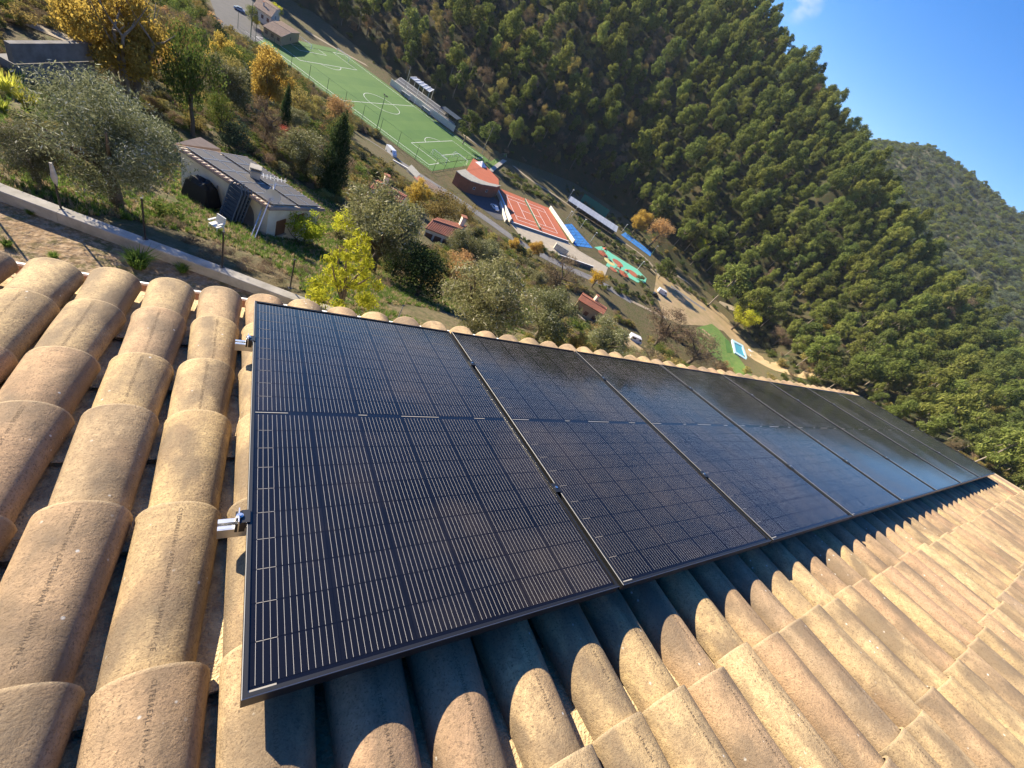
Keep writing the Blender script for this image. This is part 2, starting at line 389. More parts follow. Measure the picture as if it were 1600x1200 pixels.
# ------------------------------------------------------------------ mesh helpers
class MB:
    def __init__(s): s.v = []; s.f = []; s.m = []
    def add(s, vs_, fs, mi=0):
        o = len(s.v); s.v += [tuple(map(float, p)) for p in vs_]
        s.f += [tuple(o + i for i in f) for f in fs]; s.m += [mi] * len(fs); return s
    def box(s, c, size, mi=0, rot=None):
        hx, hy, hz = [k / 2 for k in size]
        P = [Vector((x, y, z)) for z in (-hz, hz) for y in (-hy, hy) for x in (-hx, hx)]
        if rot is not None: P = [rot @ p for p in P]
        P = [p + Vector(c) for p in P]
        return s.add(P, [(0, 2, 3, 1), (4, 5, 7, 6), (0, 1, 5, 4), (2, 6, 7, 3), (0, 4, 6, 2), (1, 3, 7, 5)], mi)
    def bar(s, p0, p1, w, h, mi=0, up=(0, 0, 1)):
        p0 = Vector(p0); p1 = Vector(p1); d = (p1 - p0); L = d.length; d.normalize()
        x = d.cross(Vector(up))
        if x.length < 1e-4: x = d.cross(Vector((1, 0, 0)))
        x.normalize(); z = x.cross(d)
        R = Matrix((x, d, z)).transposed()
        return s.box((p0 + p1) / 2, (w, L, h), mi, R)
    def tube(s, p0, p1, r0, r1=None, n=8, mi=0, cap=True):
        r1 = r0 if r1 is None else r1
        p0 = Vector(p0); p1 = Vector(p1); d = (p1 - p0).normalized()
        x = d.cross(Vector((0, 0, 1)))
        if x.length < 1e-3: x = Vector((1, 0, 0))
        x.normalize(); y = d.cross(x)
        V = []
        for p, r in ((p0, r0), (p1, r1)):
            for i in range(n):
                a = 2 * math.pi * i / n; V.append(p + x * (r * math.cos(a)) + y * (r * math.sin(a)))
        F = [(i, (i + 1) % n, n + (i + 1) % n, n + i) for i in range(n)]
        if cap: F += [tuple(range(n - 1, -1, -1)), tuple(range(n, 2 * n))]
        return s.add(V, F, mi)
    def path(s, pts, rads, n=7, mi=0):
        for i in range(len(pts) - 1): s.tube(pts[i], pts[i + 1], rads[i], rads[i + 1], n, mi, i == len(pts) - 2)
        return s
    def prism(s, poly, off, mi=0):
        """extrude a 3-D polygon by the vector off"""
        n = len(poly); P = [Vector(p) for p in poly]; o = Vector(off)
        V = P + [p + o for p in P]
        return s.add(V, [tuple(range(n - 1, -1, -1)), tuple(range(n, 2 * n))] + [(i, (i + 1) % n, n + (i + 1) % n, n + i) for i in range(n)], mi)
    def mesh(s, name, mats, smooth=False):
        me = bpy.data.meshes.new(name); me.from_pydata(s.v, [], s.f)
        for m in (mats if isinstance(mats, (list, tuple)) else [mats]): me.materials.append(m)
        me.polygons.foreach_set('material_index', s.m)
        if smooth: me.polygons.foreach_set('use_smooth', [True] * len(s.f))
        me.update(); return me
    def build(s, name, mats, parent=None, smooth=False, **kw):
        return link(name, s.mesh(name, mats, smooth), parent, **kw)

def link(name, data, parent=None, loc=None, kind=None, label=None, cat=None, group=None):
    o = bpy.data.objects.new(name, data); COL.objects.link(o)
    if parent is not None: o.parent = parent
    if loc is not None: o.location = loc
    if kind: o['kind'] = kind
    if label: o['label'] = label
    if cat: o['category'] = cat
    if group: o['group'] = group
    return o

def thing(name, label, cat, loc=(0, 0, 0), rz=0.0, group=None):
    o = link(name, None, None, loc, None, label, cat, group)
    o.rotation_euler = (0, 0, rz); o.empty_display_size = .3
    return o

def npmesh(name, V, F, m):
    """mesh of quads from arrays"""
    me = bpy.data.meshes.new(name)
    nv, nf, k = len(V), len(F), F.shape[1]
    me.vertices.add(nv); me.vertices.foreach_set('co', np.ascontiguousarray(V, dtype=np.float32).ravel())
    me.loops.add(nf * k); me.loops.foreach_set('vertex_index', np.ascontiguousarray(F, dtype=np.int32).ravel())
    me.polygons.add(nf); me.polygons.foreach_set('loop_start', np.arange(nf, dtype=np.int32) * k)
    me.update(calc_edges=True)
    if m is not None: me.materials.append(m)
    return me

# ------------------------------------------------------------------ ground, hillside, mountain
def polar_sheet(name, A, Df, m, kind='structure'):
    """sheet over azimuths A and, for each azimuth, distances Df(a)"""
    rows = []
    for a in A:
        d = Df(a); x = d * np.sin(np.radians(a)); y = d * np.cos(np.radians(a))
        rows.append(np.stack([x, y, T(x, y)], 1))
    V = np.array(rows); na, nk = V.shape[:2]
    i, j = np.meshgrid(np.arange(na - 1), np.arange(nk - 1), indexing='ij')
    q = i * nk + j
    F = np.stack([q, q + nk, q + nk + 1, q + 1], -1).reshape(-1, 4)[:, ::-1]
    me = npmesh(name, V.reshape(-1, 3), F, m)
    me.polygons.foreach_set('use_smooth', [True] * len(me.polygons))
    return link(name, me, kind=kind)

A_view = np.arange(-60, 125.01, .75)
A_all = np.concatenate([A_view, np.arange(127, 301, 3)])
dbf = lambda a: float(np.interp(((a + 60) % 360) - 60, A_TAB, DB_TAB))
drf = lambda a: float(np.interp(((a + 60) % 360) - 60, AR_TAB, DR_TAB))
def d_near(a):
    return np.concatenate([[.3, 2, 4, 6, 8], np.linspace(9, 40, 46), np.geomspace(41, dbf(a) + .01, 52)])
polar_sheet("ground", A_all, d_near, MT['ground'])
polar_sheet("hillside", A_all, lambda a: np.concatenate([np.linspace(dbf(a) + .01, drf(a), 34), drf(a) + np.array([8, 30, 70, 130])]), MT['hill'])
polar_sheet("mountain", A_all, lambda a: np.concatenate([[drf(a) + 130], np.geomspace(drf(a) + 140, 1300, 46), [1360, 1450, 1700, 2200, 3000, 4500]]), MT['mountain'])

def drape(name, pts, m, dz=.03, parent=None, label=None, sub=4.0, kind='structure'):
    """flat piece of surface following the ground; pts are world xy corners"""
    import bmesh
    P = [Vector((p[0], p[1], 0)) for p in pts]
    bm = bmesh.new()
    bm.faces.new([bm.verts.new(p) for p in P])
    bmesh.ops.triangulate(bm, faces=bm.faces[:])
    for _ in range(5):
        e = [x for x in bm.edges if x.calc_length() > sub]
        if not e: break
        bmesh.ops.subdivide_edges(bm, edges=e, cuts=1)
        bmesh.ops.triangulate(bm, faces=bm.faces[:])
    co = np.array([v.co[:] for v in bm.verts]); z = T(co[:, 0], co[:, 1]) + dz
    for v, zz in zip(bm.verts, z): v.co.z = zz
    bmesh.ops.recalc_face_normals(bm, faces=bm.faces[:])
    for f in bm.faces:
        if f.normal.z < 0: f.normal_flip()
    me = bpy.data.meshes.new(name); bm.to_mesh(me); bm.free(); me.materials.append(m)
    return link(name, me, parent, kind=kind if parent is None else None, label=label)

def ribbon(name, pts, w, m, dz=.03, kind='structure', parent=None):
    """road or path along ground points"""
    P = np.array([p[:2] for p in pts], float)
    # resample
    seg = np.r_[0, np.cumsum(np.linalg.norm(np.diff(P, axis=0), axis=1))]
    n = max(3, int(seg[-1] / 3)); tt = np.linspace(0, seg[-1], n)
    Q = np.stack([np.interp(tt, seg, P[:, k]) for k in (0, 1)], 1)
    for _ in range(3): Q[1:-1] = (Q[:-2] + 2 * Q[1:-1] + Q[2:]) / 4
    tg = np.gradient(Q, axis=0); tg /= np.linalg.norm(tg, axis=1)[:, None]
    nn = np.stack([-tg[:, 1], tg[:, 0]], 1)
    V = []
    for k in (-.5, -.17, .17, .5):
        X = Q + nn * w * k; V.append(np.c_[X, T(X[:, 0], X[:, 1]) + dz])
    V = np.stack(V, 1).reshape(-1, 3)
    F = [(4 * i + k, 4 * i + 4 + k, 4 * i + 5 + k, 4 * i + 1 + k) for i in range(n - 1) for k in range(3)]
    F = [f[::-1] for f in F]
    mb = MB(); mb.add(V, F)
    return mb.build(name, m, parent, kind=kind)

# ------------------------------------------------------------------ our house and its tiled roof
RM = Matrix.Rotation(-TH, 4, 'X')
def roofpt(u, v, n): return RM @ Vector((u, v, n))
PITCH, U0 = 0.2225, -0.1515
N_CREST = -0.085
LIPS = [2.245, 1.865, 1.44, 1.085, .645, .175, -.302, -.74, -1.18, -1.62]
TLEN = .53
U_END = 9.95
house = thing("house", "house under us with old clay tiles and a row of solar panels", "house", (4.2, -4.0, -8.7))
HINV = house.location.copy()
def roof_mw(u, v, n, rz=0.0, tilt=0.0):
    M_ = RM @ Matrix.Translation((u, v, n)) @ Matrix.Rotation(rz, 4, 'Z') @ Matrix.Rotation(tilt, 4, 'X')
    return Matrix.Translation(-HINV) @ M_

def cover_mesh(seed, L=TLEN, wa=.1045, wb=.083, h0=.094, h1=.084, t=.012, nseg=18):
    """barrel tile, wide lip at y=0, narrow end at y=-L; crest of the lip at z=0"""
    r = random.Random(seed); mb = MB()
    ys = [0, -.012, -L * .33, -L * .66, -L]
    V = []
    for k, y in enumerate(ys):
        f = -y / L; a = wa + (wb - wa) * f; h = h0 + (h1 - h0) * f; drop = -.018 * f
        wob = r.uniform(-.0025, .0025)
        for sgn in (0, 1):
            aa = a - t * sgn; hh = h - t * sgn
            for i in range(nseg + 1):
                ang = math.pi * i / nseg
                c_ = math.cos(ang); s_ = math.sin(ang)
                V.append((-aa * (abs(c_) ** .92) * (1 if c_ >= 0 else -1) + wob, y, hh * (s_ ** .9) - h + drop + (-.001 if k == 0 and sgn == 0 else 0)))
    n = nseg + 1; F = []
    for k in range(len(ys) - 1):
        o = k * 2 * n; p = o + 2 * n
        for i in range(nseg):
            F.append((o + i, p + i, p + i + 1, o + i + 1))
            F.append((o + n + i + 1, p + n + i + 1, p + n + i, o + n + i))
        F.append((o, o + n, p + n, p)); F.append((o + nseg, p + nseg, p + n + nseg, o + n + nseg))
    for i in range(nseg): F.append((i, i + 1, n + i + 1, n + i))
    o = (len(ys) - 1) * 2 * n
    for i in range(nseg): F.append((o + i + 1, o + i, o + n + i, o + n + i + 1))
    mb.add(V, F); me = mb.mesh("roof_tile", MT['tile'], True)
    me.set_sharp_from_angle(angle=math.radians(50)); return me

def pan_mesh(L=.55, w=.098, h=.06, t=.012, nseg=8):
    """channel tile: the same barrel turned over, carrying the water between the covers"""
    mb = MB(); V = []
    for k, y in enumerate((0, -L)):
        a = w - (.012 if k == 0 else 0)
        dz = 0 if k == 0 else .02
        for sgn in (0, 1):
            for i in range(nseg + 1):
                ang = math.pi * i / nseg
                V.append((-a * math.cos(ang) * (1 - .1 * sgn), y, -h * math.sin(ang) - t * sgn + dz))
    n = nseg + 1; F = []
    for i in range(nseg):
        F.append((i, i + 1, 2 * n + i + 1, 2 * n + i)); F.append((n + i + 1, n + i, 3 * n + i, 3 * n + i + 1)); F.append((i + 1, i, n + i, n + i + 1))
    mb.add(V, F); return mb.mesh("pan_tile", MT['pan'], True)

COVERS = [cover_mesh(k) for k in range(4)]
PAN = pan_mesh()
def joined(name, items, m, parent, kind='stuff'):
    """one real mesh out of many placed copies of small meshes"""
    Vs, Fs, o = [], [], 0
    for me, Mx in items:
        nv = len(me.vertices); co = np.empty(nv * 3, np.float32); me.vertices.foreach_get('co', co); co = co.reshape(-1, 3)
        A4 = np.array(Mx); co = co @ A4[:3, :3].T + A4[:3, 3]
        Fq = np.array([p.vertices[:] for p in me.polygons], np.int32)
        Vs.append(co); Fs.append(Fq + o); o += nv
    me = npmesh(name, np.concatenate(Vs), np.concatenate(Fs), m)
    me.polygons.foreach_set('use_smooth', [True] * len(me.polygons))
    return link(name, me, parent, kind=kind)

# stamped text along the crest of the nearer tiles
def imprint_mesh():
    cu = bpy.data.curves.new("imprint", 'FONT'); cu.body = "CLTERREAL 11400 CASTELNAUDARY 10L30U3(6A1 CE"
    cu.size = .0135; cu.space_character = 1.18; cu.resolution_u = 1; cu.offset = -.0001
    ob = bpy.data.objects.new("imprint_text", cu); COL.objects.link(ob)
    dg = bpy.context.evaluated_depsgraph_get(); me = bpy.data.meshes.new_from_object(ob.evaluated_get(dg))
    bpy.data.objects.remove(ob)
    co = np.empty(len(me.vertices) * 3, np.float32); me.vertices.foreach_get('co', co); co = co.reshape(-1, 3)
    mx = co[:, 0].max(); k = .40 / mx
    y = -.025 - co[:, 0] * k; x = (co[:, 1] - .005) + .006
    f = -y / TLEN; a = .1045 + (.083 - .1045) * f; h = .094 + (.084 - .094) * f
    c_ = np.clip(np.abs(x) / a, 0, 1) ** (1 / .92)
    z = h * (np.sqrt(1 - c_ ** 2) ** .9) - h - .018 * f + .0007
    co = np.stack([x, y, z], 1)
    me.vertices.foreach_set('co', co.astype(np.float32).ravel()); me.update()
    me.materials.clear(); me.materials.append(MT['imprint']); me.name = "imprint"
    return me
IMPRINT = imprint_mesh()

ncol0 = -8; ncol1 = int((U_END - U0) / PITCH)
hidden, rest, pans = [], [], []
tiles = []
for c in range(ncol0, ncol1 + 1):
    u = U0 + c * PITCH
    for k, v in enumerate(LIPS):
        under = u > .17 and u < 9.1 and v < 1.7 and v > .3
        rj = random.uniform(-.022, .022); vj = random.uniform(-.016, .016); uj = random.uniform(-.005, .005)
        nj = random.uniform(-.006, .003)
        mw_ = roof_mw(u + uj, v + vj, N_CREST + nj, rj, random.uniform(-.008, .008))
        me = COVERS[random.randrange(4)]
        if under: hidden.append((me, mw_))
        else:
            P = RM @ Vector((u, v - .2, N_CREST)); pr_ = proj(tuple(P)); vis_ = pr_ is not None and -150 < pr_[0] < 1750 and -150 < pr_[1] < 1400; tiles.append(((Vector(CP) - P).length + (0 if vis_ else 1e3), c, k, me, mw_))
        pans.append((PAN, roof_mw(u + PITCH / 2, v + .03 + random.uniform(-.01, .01), -.158 + random.uniform(-.006, .006), random.uniform(-.02, .02)), (Vector(CP) - (RM @ Vector((u, v, -.2)))).length, under))
tiles.sort(key=lambda q: q[0])
for i, (dist, c, k, me, mw_) in enumerate(tiles):
    if i < 300:
        o = link("roof_tile", me, house); o.matrix_local = mw_
        pr = proj(tuple((Matrix.Translation(HINV) @ mw_) @ Vector((0, -.2, 0))))
        if dist < 2.6 and pr and random.random() < .85:
            im = link("imprint", IMPRINT, o)
    else: hidden.append((me, mw_))
if hidden: joined("roof_tile", hidden, MT['tile'], house)
pv = [p for p in pans if not p[3]]; pv.sort(key=lambda q: q[2])
for p in pv[:120]:
    o = link("pan_tile", p[0], house); o.matrix_local = p[1]
joined("pan_tile", [(p[0], p[1]) for p in pv[120:]] + [(p[0], p[1]) for p in pans if p[3]], MT['pan'], house)

# deck, verge, gutter, walls
def roof_obj(mb, name, m, parent=house, smooth=False):
    me = mb.mesh(name, m, smooth)
    me.transform(Matrix.Translation(-HINV) @ RM); o = link(name, me, parent); return o
U_A = U0 + ncol0 * PITCH - .15
mb = MB(); mb.box(((U_A + U_END + .1) / 2, .2, -.30), (U_END + .1 - U_A, 4.05, .05)); roof_obj(mb, "roof_deck", MT['redwall'])
mb = MB()
prof = [(-.0, .0), (.004, -.055), (.03, -.09), (.075, -.10), (.115, -.08), (.13, -.03), (.13, .0), (.142, .0), (.142, -.035), (.122, -.092), (.075, -.113), (.022, -.10), (-.008, -.058), (-.012, 0)]
mb.prism([(U_A, 2.24 + p[0], -.215 + p[1]) for p in prof], (U_END - U_A + .1, 0, 0)); roof_obj(mb, "gutter", MT['potclay'])
mb = MB(); mb.box(((U_A + U_END + .1) / 2, 2.376, -.212), (U_END - U_A + .1, .018, .012)); roof_obj(mb, "gutter_rim", MT['white'])
mb = MB()
for k in range(9):
    v = 2.2 - .43 * k
    mb.box((U_END + .06, v - .2, -.13), (.2, .415, .03), 0, Matrix.Rotation(.03, 3, 'X'))
roof_obj(mb, "verge_tile", MT['tile'])
zt = -.36
mb = MB()
poly = [(2.05, -.86), (2.05, -8.75), (-8, -8.75), (-8, -.86), (-3.6, .45), (-2.0, .32 - .1)]
mb.prism([(U_A + .25, 1.96, -.95), (U_A + .25, 1.96, -9.1), (U_A + .25, -6.5, -9.1), (U_A + .25, -6.5, -.75), (U_A + .25, -1.9, .12)], (U_END - U_A - .3, 0, 0))
me = mb.mesh("wall", MT['stucco']); me.transform(Matrix.Translation(-HINV)); link("wall", me, house)

# ------------------------------------------------------------------ solar panels
PW, PH, PT = 1.134, 1.918, .032
def cell_mat():
    m = bpy.data.materials.new("solar_cell"); m.use_nodes = True
    nt = m.node_tree; b = nt.nodes["Principled BSDF"]; L = nt.links.new
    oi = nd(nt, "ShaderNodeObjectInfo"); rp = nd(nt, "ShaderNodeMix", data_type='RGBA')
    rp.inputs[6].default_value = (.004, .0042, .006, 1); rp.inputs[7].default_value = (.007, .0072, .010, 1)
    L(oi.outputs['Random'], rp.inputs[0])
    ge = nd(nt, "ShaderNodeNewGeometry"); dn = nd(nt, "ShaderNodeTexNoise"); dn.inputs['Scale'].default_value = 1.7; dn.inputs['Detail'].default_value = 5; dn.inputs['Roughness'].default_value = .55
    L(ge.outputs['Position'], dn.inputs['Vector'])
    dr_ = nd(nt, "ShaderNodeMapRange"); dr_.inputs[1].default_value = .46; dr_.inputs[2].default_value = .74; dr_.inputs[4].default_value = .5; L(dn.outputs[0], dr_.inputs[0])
    dm = nd(nt, "ShaderNodeMix", data_type='RGBA'); dm.inputs[7].default_value = (.060, .046, .034, 1); L(dr_.outputs[0], dm.inputs[0]); L(rp.outputs[2], dm.inputs[6])  # brownish patches paint soft cloudy reflections into the cell colour
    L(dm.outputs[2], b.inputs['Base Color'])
    rr2 = nd(nt, "ShaderNodeMapRange"); rr2.inputs[1].default_value = .4; rr2.inputs[2].default_value = .75; rr2.inputs[3].default_value = .07; rr2.inputs[4].default_value = .16; L(dn.outputs[0], rr2.inputs[0]); L(rr2.outputs[0], b.inputs['Roughness'])
    b.inputs['Roughness'].default_value = .08; b.inputs['Specular IOR Level'].default_value = .38
    return m
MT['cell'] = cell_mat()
MT['wire'] = mat("cell_wire", (.42, .395, .36), rough=.3, spec=.7)
CW, CH = .1828, .0905
def cell_mb(mb, x, y, wires=12):
    mb.add([(x, y, 0), (x + CW, y, 0), (x + CW, y + CH, 0), (x, y + CH, 0)], [(0, 1, 2, 3)], 0)
    for i in range(wires):
        cx = x + .0105 + (CW - .021) * i / (wires - 1); w = .00036
        mb.add([(cx - w, y + .001, .0006), (cx + w, y + .001, .0006), (cx + w, y + CH - .001, .0006), (cx - w, y + CH - .001, .0006)], [(0, 1, 2, 3)], 1)
MT['wire2'] = mat("cell_wire_dimmed", (.34, .32, .29), rough=.4, spec=.5)  # same wire, darker colour paints its dimming at flat view angles
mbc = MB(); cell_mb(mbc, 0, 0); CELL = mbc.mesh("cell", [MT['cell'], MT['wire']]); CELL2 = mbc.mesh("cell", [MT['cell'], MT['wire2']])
def cell_xy(i, j):
    gx = (PW - 6 * CW - 5 * .002) / 2
    gy = .022
    y = gy + j * (CH + .0022) + (.021 if j >= 10 else 0)
    return gx + i * (CW + .002), y
def clamp_mb(end=False):
    mb = MB()
    mb.box((0, 0, .003), (.034 if not end else .022, .05, .004), 0)
    mb.box((0, 0, -.02), (.008, .05, .045), 0)
    return mb
PANEL_LABELS = ["black solar panel nearest the camera beside the open tiles at the left edge", "second black solar panel from the left end of the roof row",
    "third black solar panel from the left end of the roof row", "fourth black solar panel from the left with a blue sky reflection", "fifth black solar panel counted from the nearest one",
    "sixth black solar panel counted from the nearest one", "seventh black solar panel, last but one in the roof row", "farthest black solar panel at the right end of the roof row"]
mbf = MB()
fw = .011
for (x0, y0, x1, y1) in ((0, 0, PW, fw), (0, PH - fw, PW, PH), (0, fw, fw, PH - fw), (PW - fw, fw, PW, PH - fw)):
    mbf.box(((x0 + x1) / 2, (y0 + y1) / 2, -PT / 2), (x1 - x0, y1 - y0, PT))
FRAME = mbf.mesh("frame", MT['anod'])
mbb = MB(); mbb.box((PW / 2, PH / 2, -.0075), (PW - 2 * fw, PH - 2 * fw, .005)); BACK = mbb.mesh("backsheet", MT['backsheet'])
mbr = MB()
for b_ in range(1, 20):
    x, y = cell_xy(0, b_); x += .0105
    if b_ == 10: continue
    mbr.add([(x, y - .0018, -.0035), (x + .044, y - .0018, -.0035), (x + .044, y - .0006, -.0035), (x, y - .0006, -.0035)], [(0, 1, 2, 3)])
x, y = cell_xy(0, 0); mbr.add([(x - .004, y - .010, -.0035), (x + .05, y - .010, -.0035), (x + .05, y - .006, -.0035), (x - .004, y - .006, -.0035)], [(0, 1, 2, 3)])
for a_, w_ in ((0, .18), (2, .06), (3, .3), (5, .1)):
    x, y = cell_xy(a_, 10); mbr.add([(x, y - .013, -.0035), (x + w_ * .6, y - .013, -.0035), (x + w_ * .6, y - .0095, -.0035), (x, y - .0095, -.0035)], [(0, 1, 2, 3)])
for a_ in range(6):
    for b_ in (18, 19):
        x, y = cell_xy(a_, b_); mbr.add([(x + .01, y - .0016, -.0035), (x + .12, y - .0016, -.0035), (x + .12, y - .0007, -.0035), (x + .01, y - .0007, -.0035)], [(0, 1, 2, 3)])
RIBBON = mbr.mesh("ribbon", mat("dull_ribbon", (.30, .28, .25), rough=.4))
mbe = MB(); e_ = .0016
for (p0, p1, p2, p3) in (((0, 0), (PW, 0), (PW - e_, e_), (e_, e_)), ((PW, 0), (PW, PH), (PW - e_, PH - e_), (PW - e_, e_)), ((PW, PH), (0, PH), (e_, PH - e_), (PW - e_, PH - e_)), ((0, PH), (0, 0), (e_, e_), (e_, PH - e_))):
    mbe.add([(p0[0], p0[1], .0003), (p1[0], p1[1], .0003), (p2[0], p2[1], .0016), (p3[0], p3[1], .0016)], [(0, 1, 2, 3)])
EDGE = mbe.mesh("edge_glint", mat("painted_edge_glint", (.22, .22, .22), rough=.5))  # paler than the frame: sunlit glint along its edges put into the colour
mcl = clamp_mb().mesh("mid_clamp", MT['anod']); mbo = MB(); mbo.tube((0, 0, .004), (0, 0, .0085), .0065, n=8); BOLT = mbo.mesh("bolt", MT['steel'])
for i in range(8):
    p = thing("solar_panel", PANEL_LABELS[i], "solar panel", roofpt(i * 1.154 + .01, .004, 0), 0, "row of solar panels on the tiled roof")
    p.rotation_euler = (-TH, 0, 0)
    link("frame", FRAME, p); link("backsheet", BACK, p)
    link("ribbon", RIBBON, p)
    link("edge_glint", EDGE, p)
    if i < 4:
        for a in range(6):
            for b_ in range(20):
                x, y = cell_xy(a, b_)
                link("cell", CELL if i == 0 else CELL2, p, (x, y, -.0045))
    else:
        big = MB()
        for a in range(6):
            for b_ in range(20):
                x, y = cell_xy(a, b_); cell_mb(big, x, y, 6)
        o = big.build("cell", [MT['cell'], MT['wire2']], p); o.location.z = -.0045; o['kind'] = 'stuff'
    if i < 7:
        for v in (.47, 1.5):
            c_ = link("mid_clamp", mcl, p, (PW + .01, v, 0)); link("bolt", BOLT, c_)
    # rails across the roof
    for v in (.47, 1.5):
        r_ = MB(); r_.box((PW / 2 + .01, v, -PT - .012), (PW + .02, .038, .022)); r_.build("rail", MT['rail'], p)
        if i == 0:
            # rail end with its end clamp and hook standing out of the left side
            g = MB()
            g.add([], [])
            g.box((-.034, v + .018, -.040), (.068, .003, .034)); g.box((-.034, v - .018, -.040), (.068, .003, .034)); g.box((-.034, v, -.057), (.068, .033, .003))
            g.box((-.048, v + .011, -.024), (.04, .011, .003)); g.box((-.048, v - .011, -.024), (.04, .011, .003)); g.box((-.02, v, -.012), (.003, .05, .05))
            hk = g.build("rail_end", MT['rail'], p)
            e = MB(); e.box((-.016, v, -.016), (.024, .045, .034)); e.box((-.004, v, .003), (.022, .045, .004)); e.build("end_clamp", MT['anod'], p)
            e2 = MB(); e2.tube((-.018, v, .001), (-.018, v, .010), .009, n=10); e2.tube((-.018, v, .010), (-.018, v, .014), .006, n=6); e2.build("bolt", MT['steel'], p)
#@@REST
# ------------------------------------------------------------------ plants: unit meshes (1 wide, 1 high, foot at z=0)
def leaf_cloud(name, puffs, n, lx, ly, m, seed, shell=.55, up=.0, droop=0.0):
    """quads scattered in puffs (cx,cy,cz,rx,ry,rz); denser towards each puff's outside"""
    r = np.random.default_rng(seed)
    P = np.array(puffs); vol = (P[:, 3] * P[:, 4] * P[:, 5]) ** .67; k = r.choice(len(P), n, p=vol / vol.sum())
    d = r.normal(size=(n, 3)); d /= np.linalg.norm(d, axis=1)[:, None]
    rad = (1 - shell * r.random(n) ** 1.6) * (1 + .13 * r.normal(size=n))
    c = P[k, :3] + d * P[k, 3:6] * rad[:, None]
    nrm = d + r.normal(size=(n, 3)) * .75 + np.array([0, 0, up]); nrm /= np.linalg.norm(nrm, axis=1)[:, None]
    ax = np.cross(nrm, r.normal(size=(n, 3)) + np.array([0, 0, droop])); ax /= np.linalg.norm(ax, axis=1)[:, None]
    bx = np.cross(nrm, ax)
    sz = r.uniform(.6, 1.35, n)[:, None]
    a = ax * sz * lx / 2; b = bx * sz * ly / 2
    V = np.stack([c - b, c + a * .8 + b * .1, c + b, c - a * .8 - b * .1], 1).reshape(-1, 3)
    F = np.arange(4 * n).reshape(-1, 4)
    return npmesh(name, V, F, m)

def ellips_puffs(seed, n, c, R, pr, jit=.3, zmin=-1.0):
    """puffs spread through an ellipsoid"""
    r = np.random.default_rng(seed); out = []
    while len(out) < n:
        d = r.normal(size=3); d /= np.linalg.norm(d); q = r.random() ** .45
        if d[2] * q < zmin: continue
        p = np.array(c) + d * q * np.array(R)
        s = pr * r.uniform(1 - jit, 1 + jit)
        out.append((*p, s, s, s * .8))
    return out

def trunk_mesh(name, seed, m, h=.5, r0=.03, limbs=5, spread=.28, top=.8, lean=.04, stems=1):
    r = random.Random(seed); mb = MB()
    for st in range(stems):
        ang = 2 * math.pi * st / stems + r.uniform(-.4, .4)
        ox, oy = (.05 * math.cos(ang), .05 * math.sin(ang)) if stems > 1 else (0, 0)
        sp = r.uniform(.12, .3) if stems > 1 else r.uniform(-lean, lean)
        pts = [Vector((ox, oy, -.04))]; N = 4
        for k in range(1, N + 1):
            f = k / N
            pts.append(Vector((ox + math.cos(ang) * sp * f ** 1.4 + r.uniform(-.01, .01), oy + math.sin(ang) * sp * f ** 1.4 + r.uniform(-.01, .01), h * f)))
        rr = r0 * (1 if stems == 1 else .5)
        mb.path(pts, [rr * (1 - .45 * k / N) for k in range(N + 1)], 7)
        for l in range(limbs):
            a = 2 * math.pi * l / limbs + r.uniform(-.5, .5); b0 = pts[r.choice([2, 3, 4]) if N >= 4 else -1]
            e = Vector((b0.x + math.cos(a) * spread * r.uniform(.6, 1.1), b0.y + math.sin(a) * spread * r.uniform(.6, 1.1), top * r.uniform(.8, 1.1)))
            mid = (b0 + e) / 2 + Vector((0, 0, -.02)); mb.path([b0, mid, e], [rr * .5, rr * .33, rr * .12], 5)
    return mb.mesh(name, m, True)

def pine_unit(seed, m, n=2400):
    r = np.random.default_rng(seed); puffs = []
    k = r.integers(9, 20); asym = r.uniform(.6, 1.0)
    for i in range(k):
        z = .36 + .60 * (i + .5) / k
        w = .36 * math.sqrt(max(.05, 1 - ((z - .50) / .52) ** 2)) if z > .5 else .36 * (.55 + .45 * (z - .3) / .2)
        a = 2.4 * i + r.uniform(-.5, .5); rad = w * r.uniform(.35, 1.05) * (asym if math.cos(a - 1) < 0 else 1) if z < .92 else .03
        s = r.uniform(.085, .165) * (1.1 - .25 * (z - .4))
        puffs.append((rad * math.cos(a), rad * math.sin(a), z, s * 1.2, s * 1.2, s * .62))
    return leaf_cloud("crown", puffs, n, .030, .085, m, seed, .55, .8)

def cypress_unit(seed, m):
    puffs = []
    r = np.random.default_rng(seed)
    for i in range(46):
        z = .08 + .9 * i / 45; w = .50 * math.sin(math.pi * min(1, (z * .92 + .10))) ** .6 * (1 - .45 * z)
        a = r.uniform(0, 6.28); puffs.append((w * .25 * math.cos(a), w * .25 * math.sin(a), z, w * .95, w * .95, .06))
    return leaf_cloud("crown", puffs, 9000, .085, .018, m, seed, .3, .1, 2)

def cone_unit(seed, m):
    """feathery conifer of drooping sprays"""
    r = np.random.default_rng(seed); puffs = []
    for i in range(44):
        z = .12 + .84 * i / 43; w = .48 * (1 - z) ** .8 + .03
        a = 2.4 * i; q = r.uniform(.55, 1.0)
        puffs.append((w * q * math.cos(a), w * q * math.sin(a), z, .12 * (1.1 - z) + .02, .12 * (1.1 - z) + .02, .05))
    return leaf_cloud("crown", puffs, 5200, .018, .045, m, seed, .8, .5)

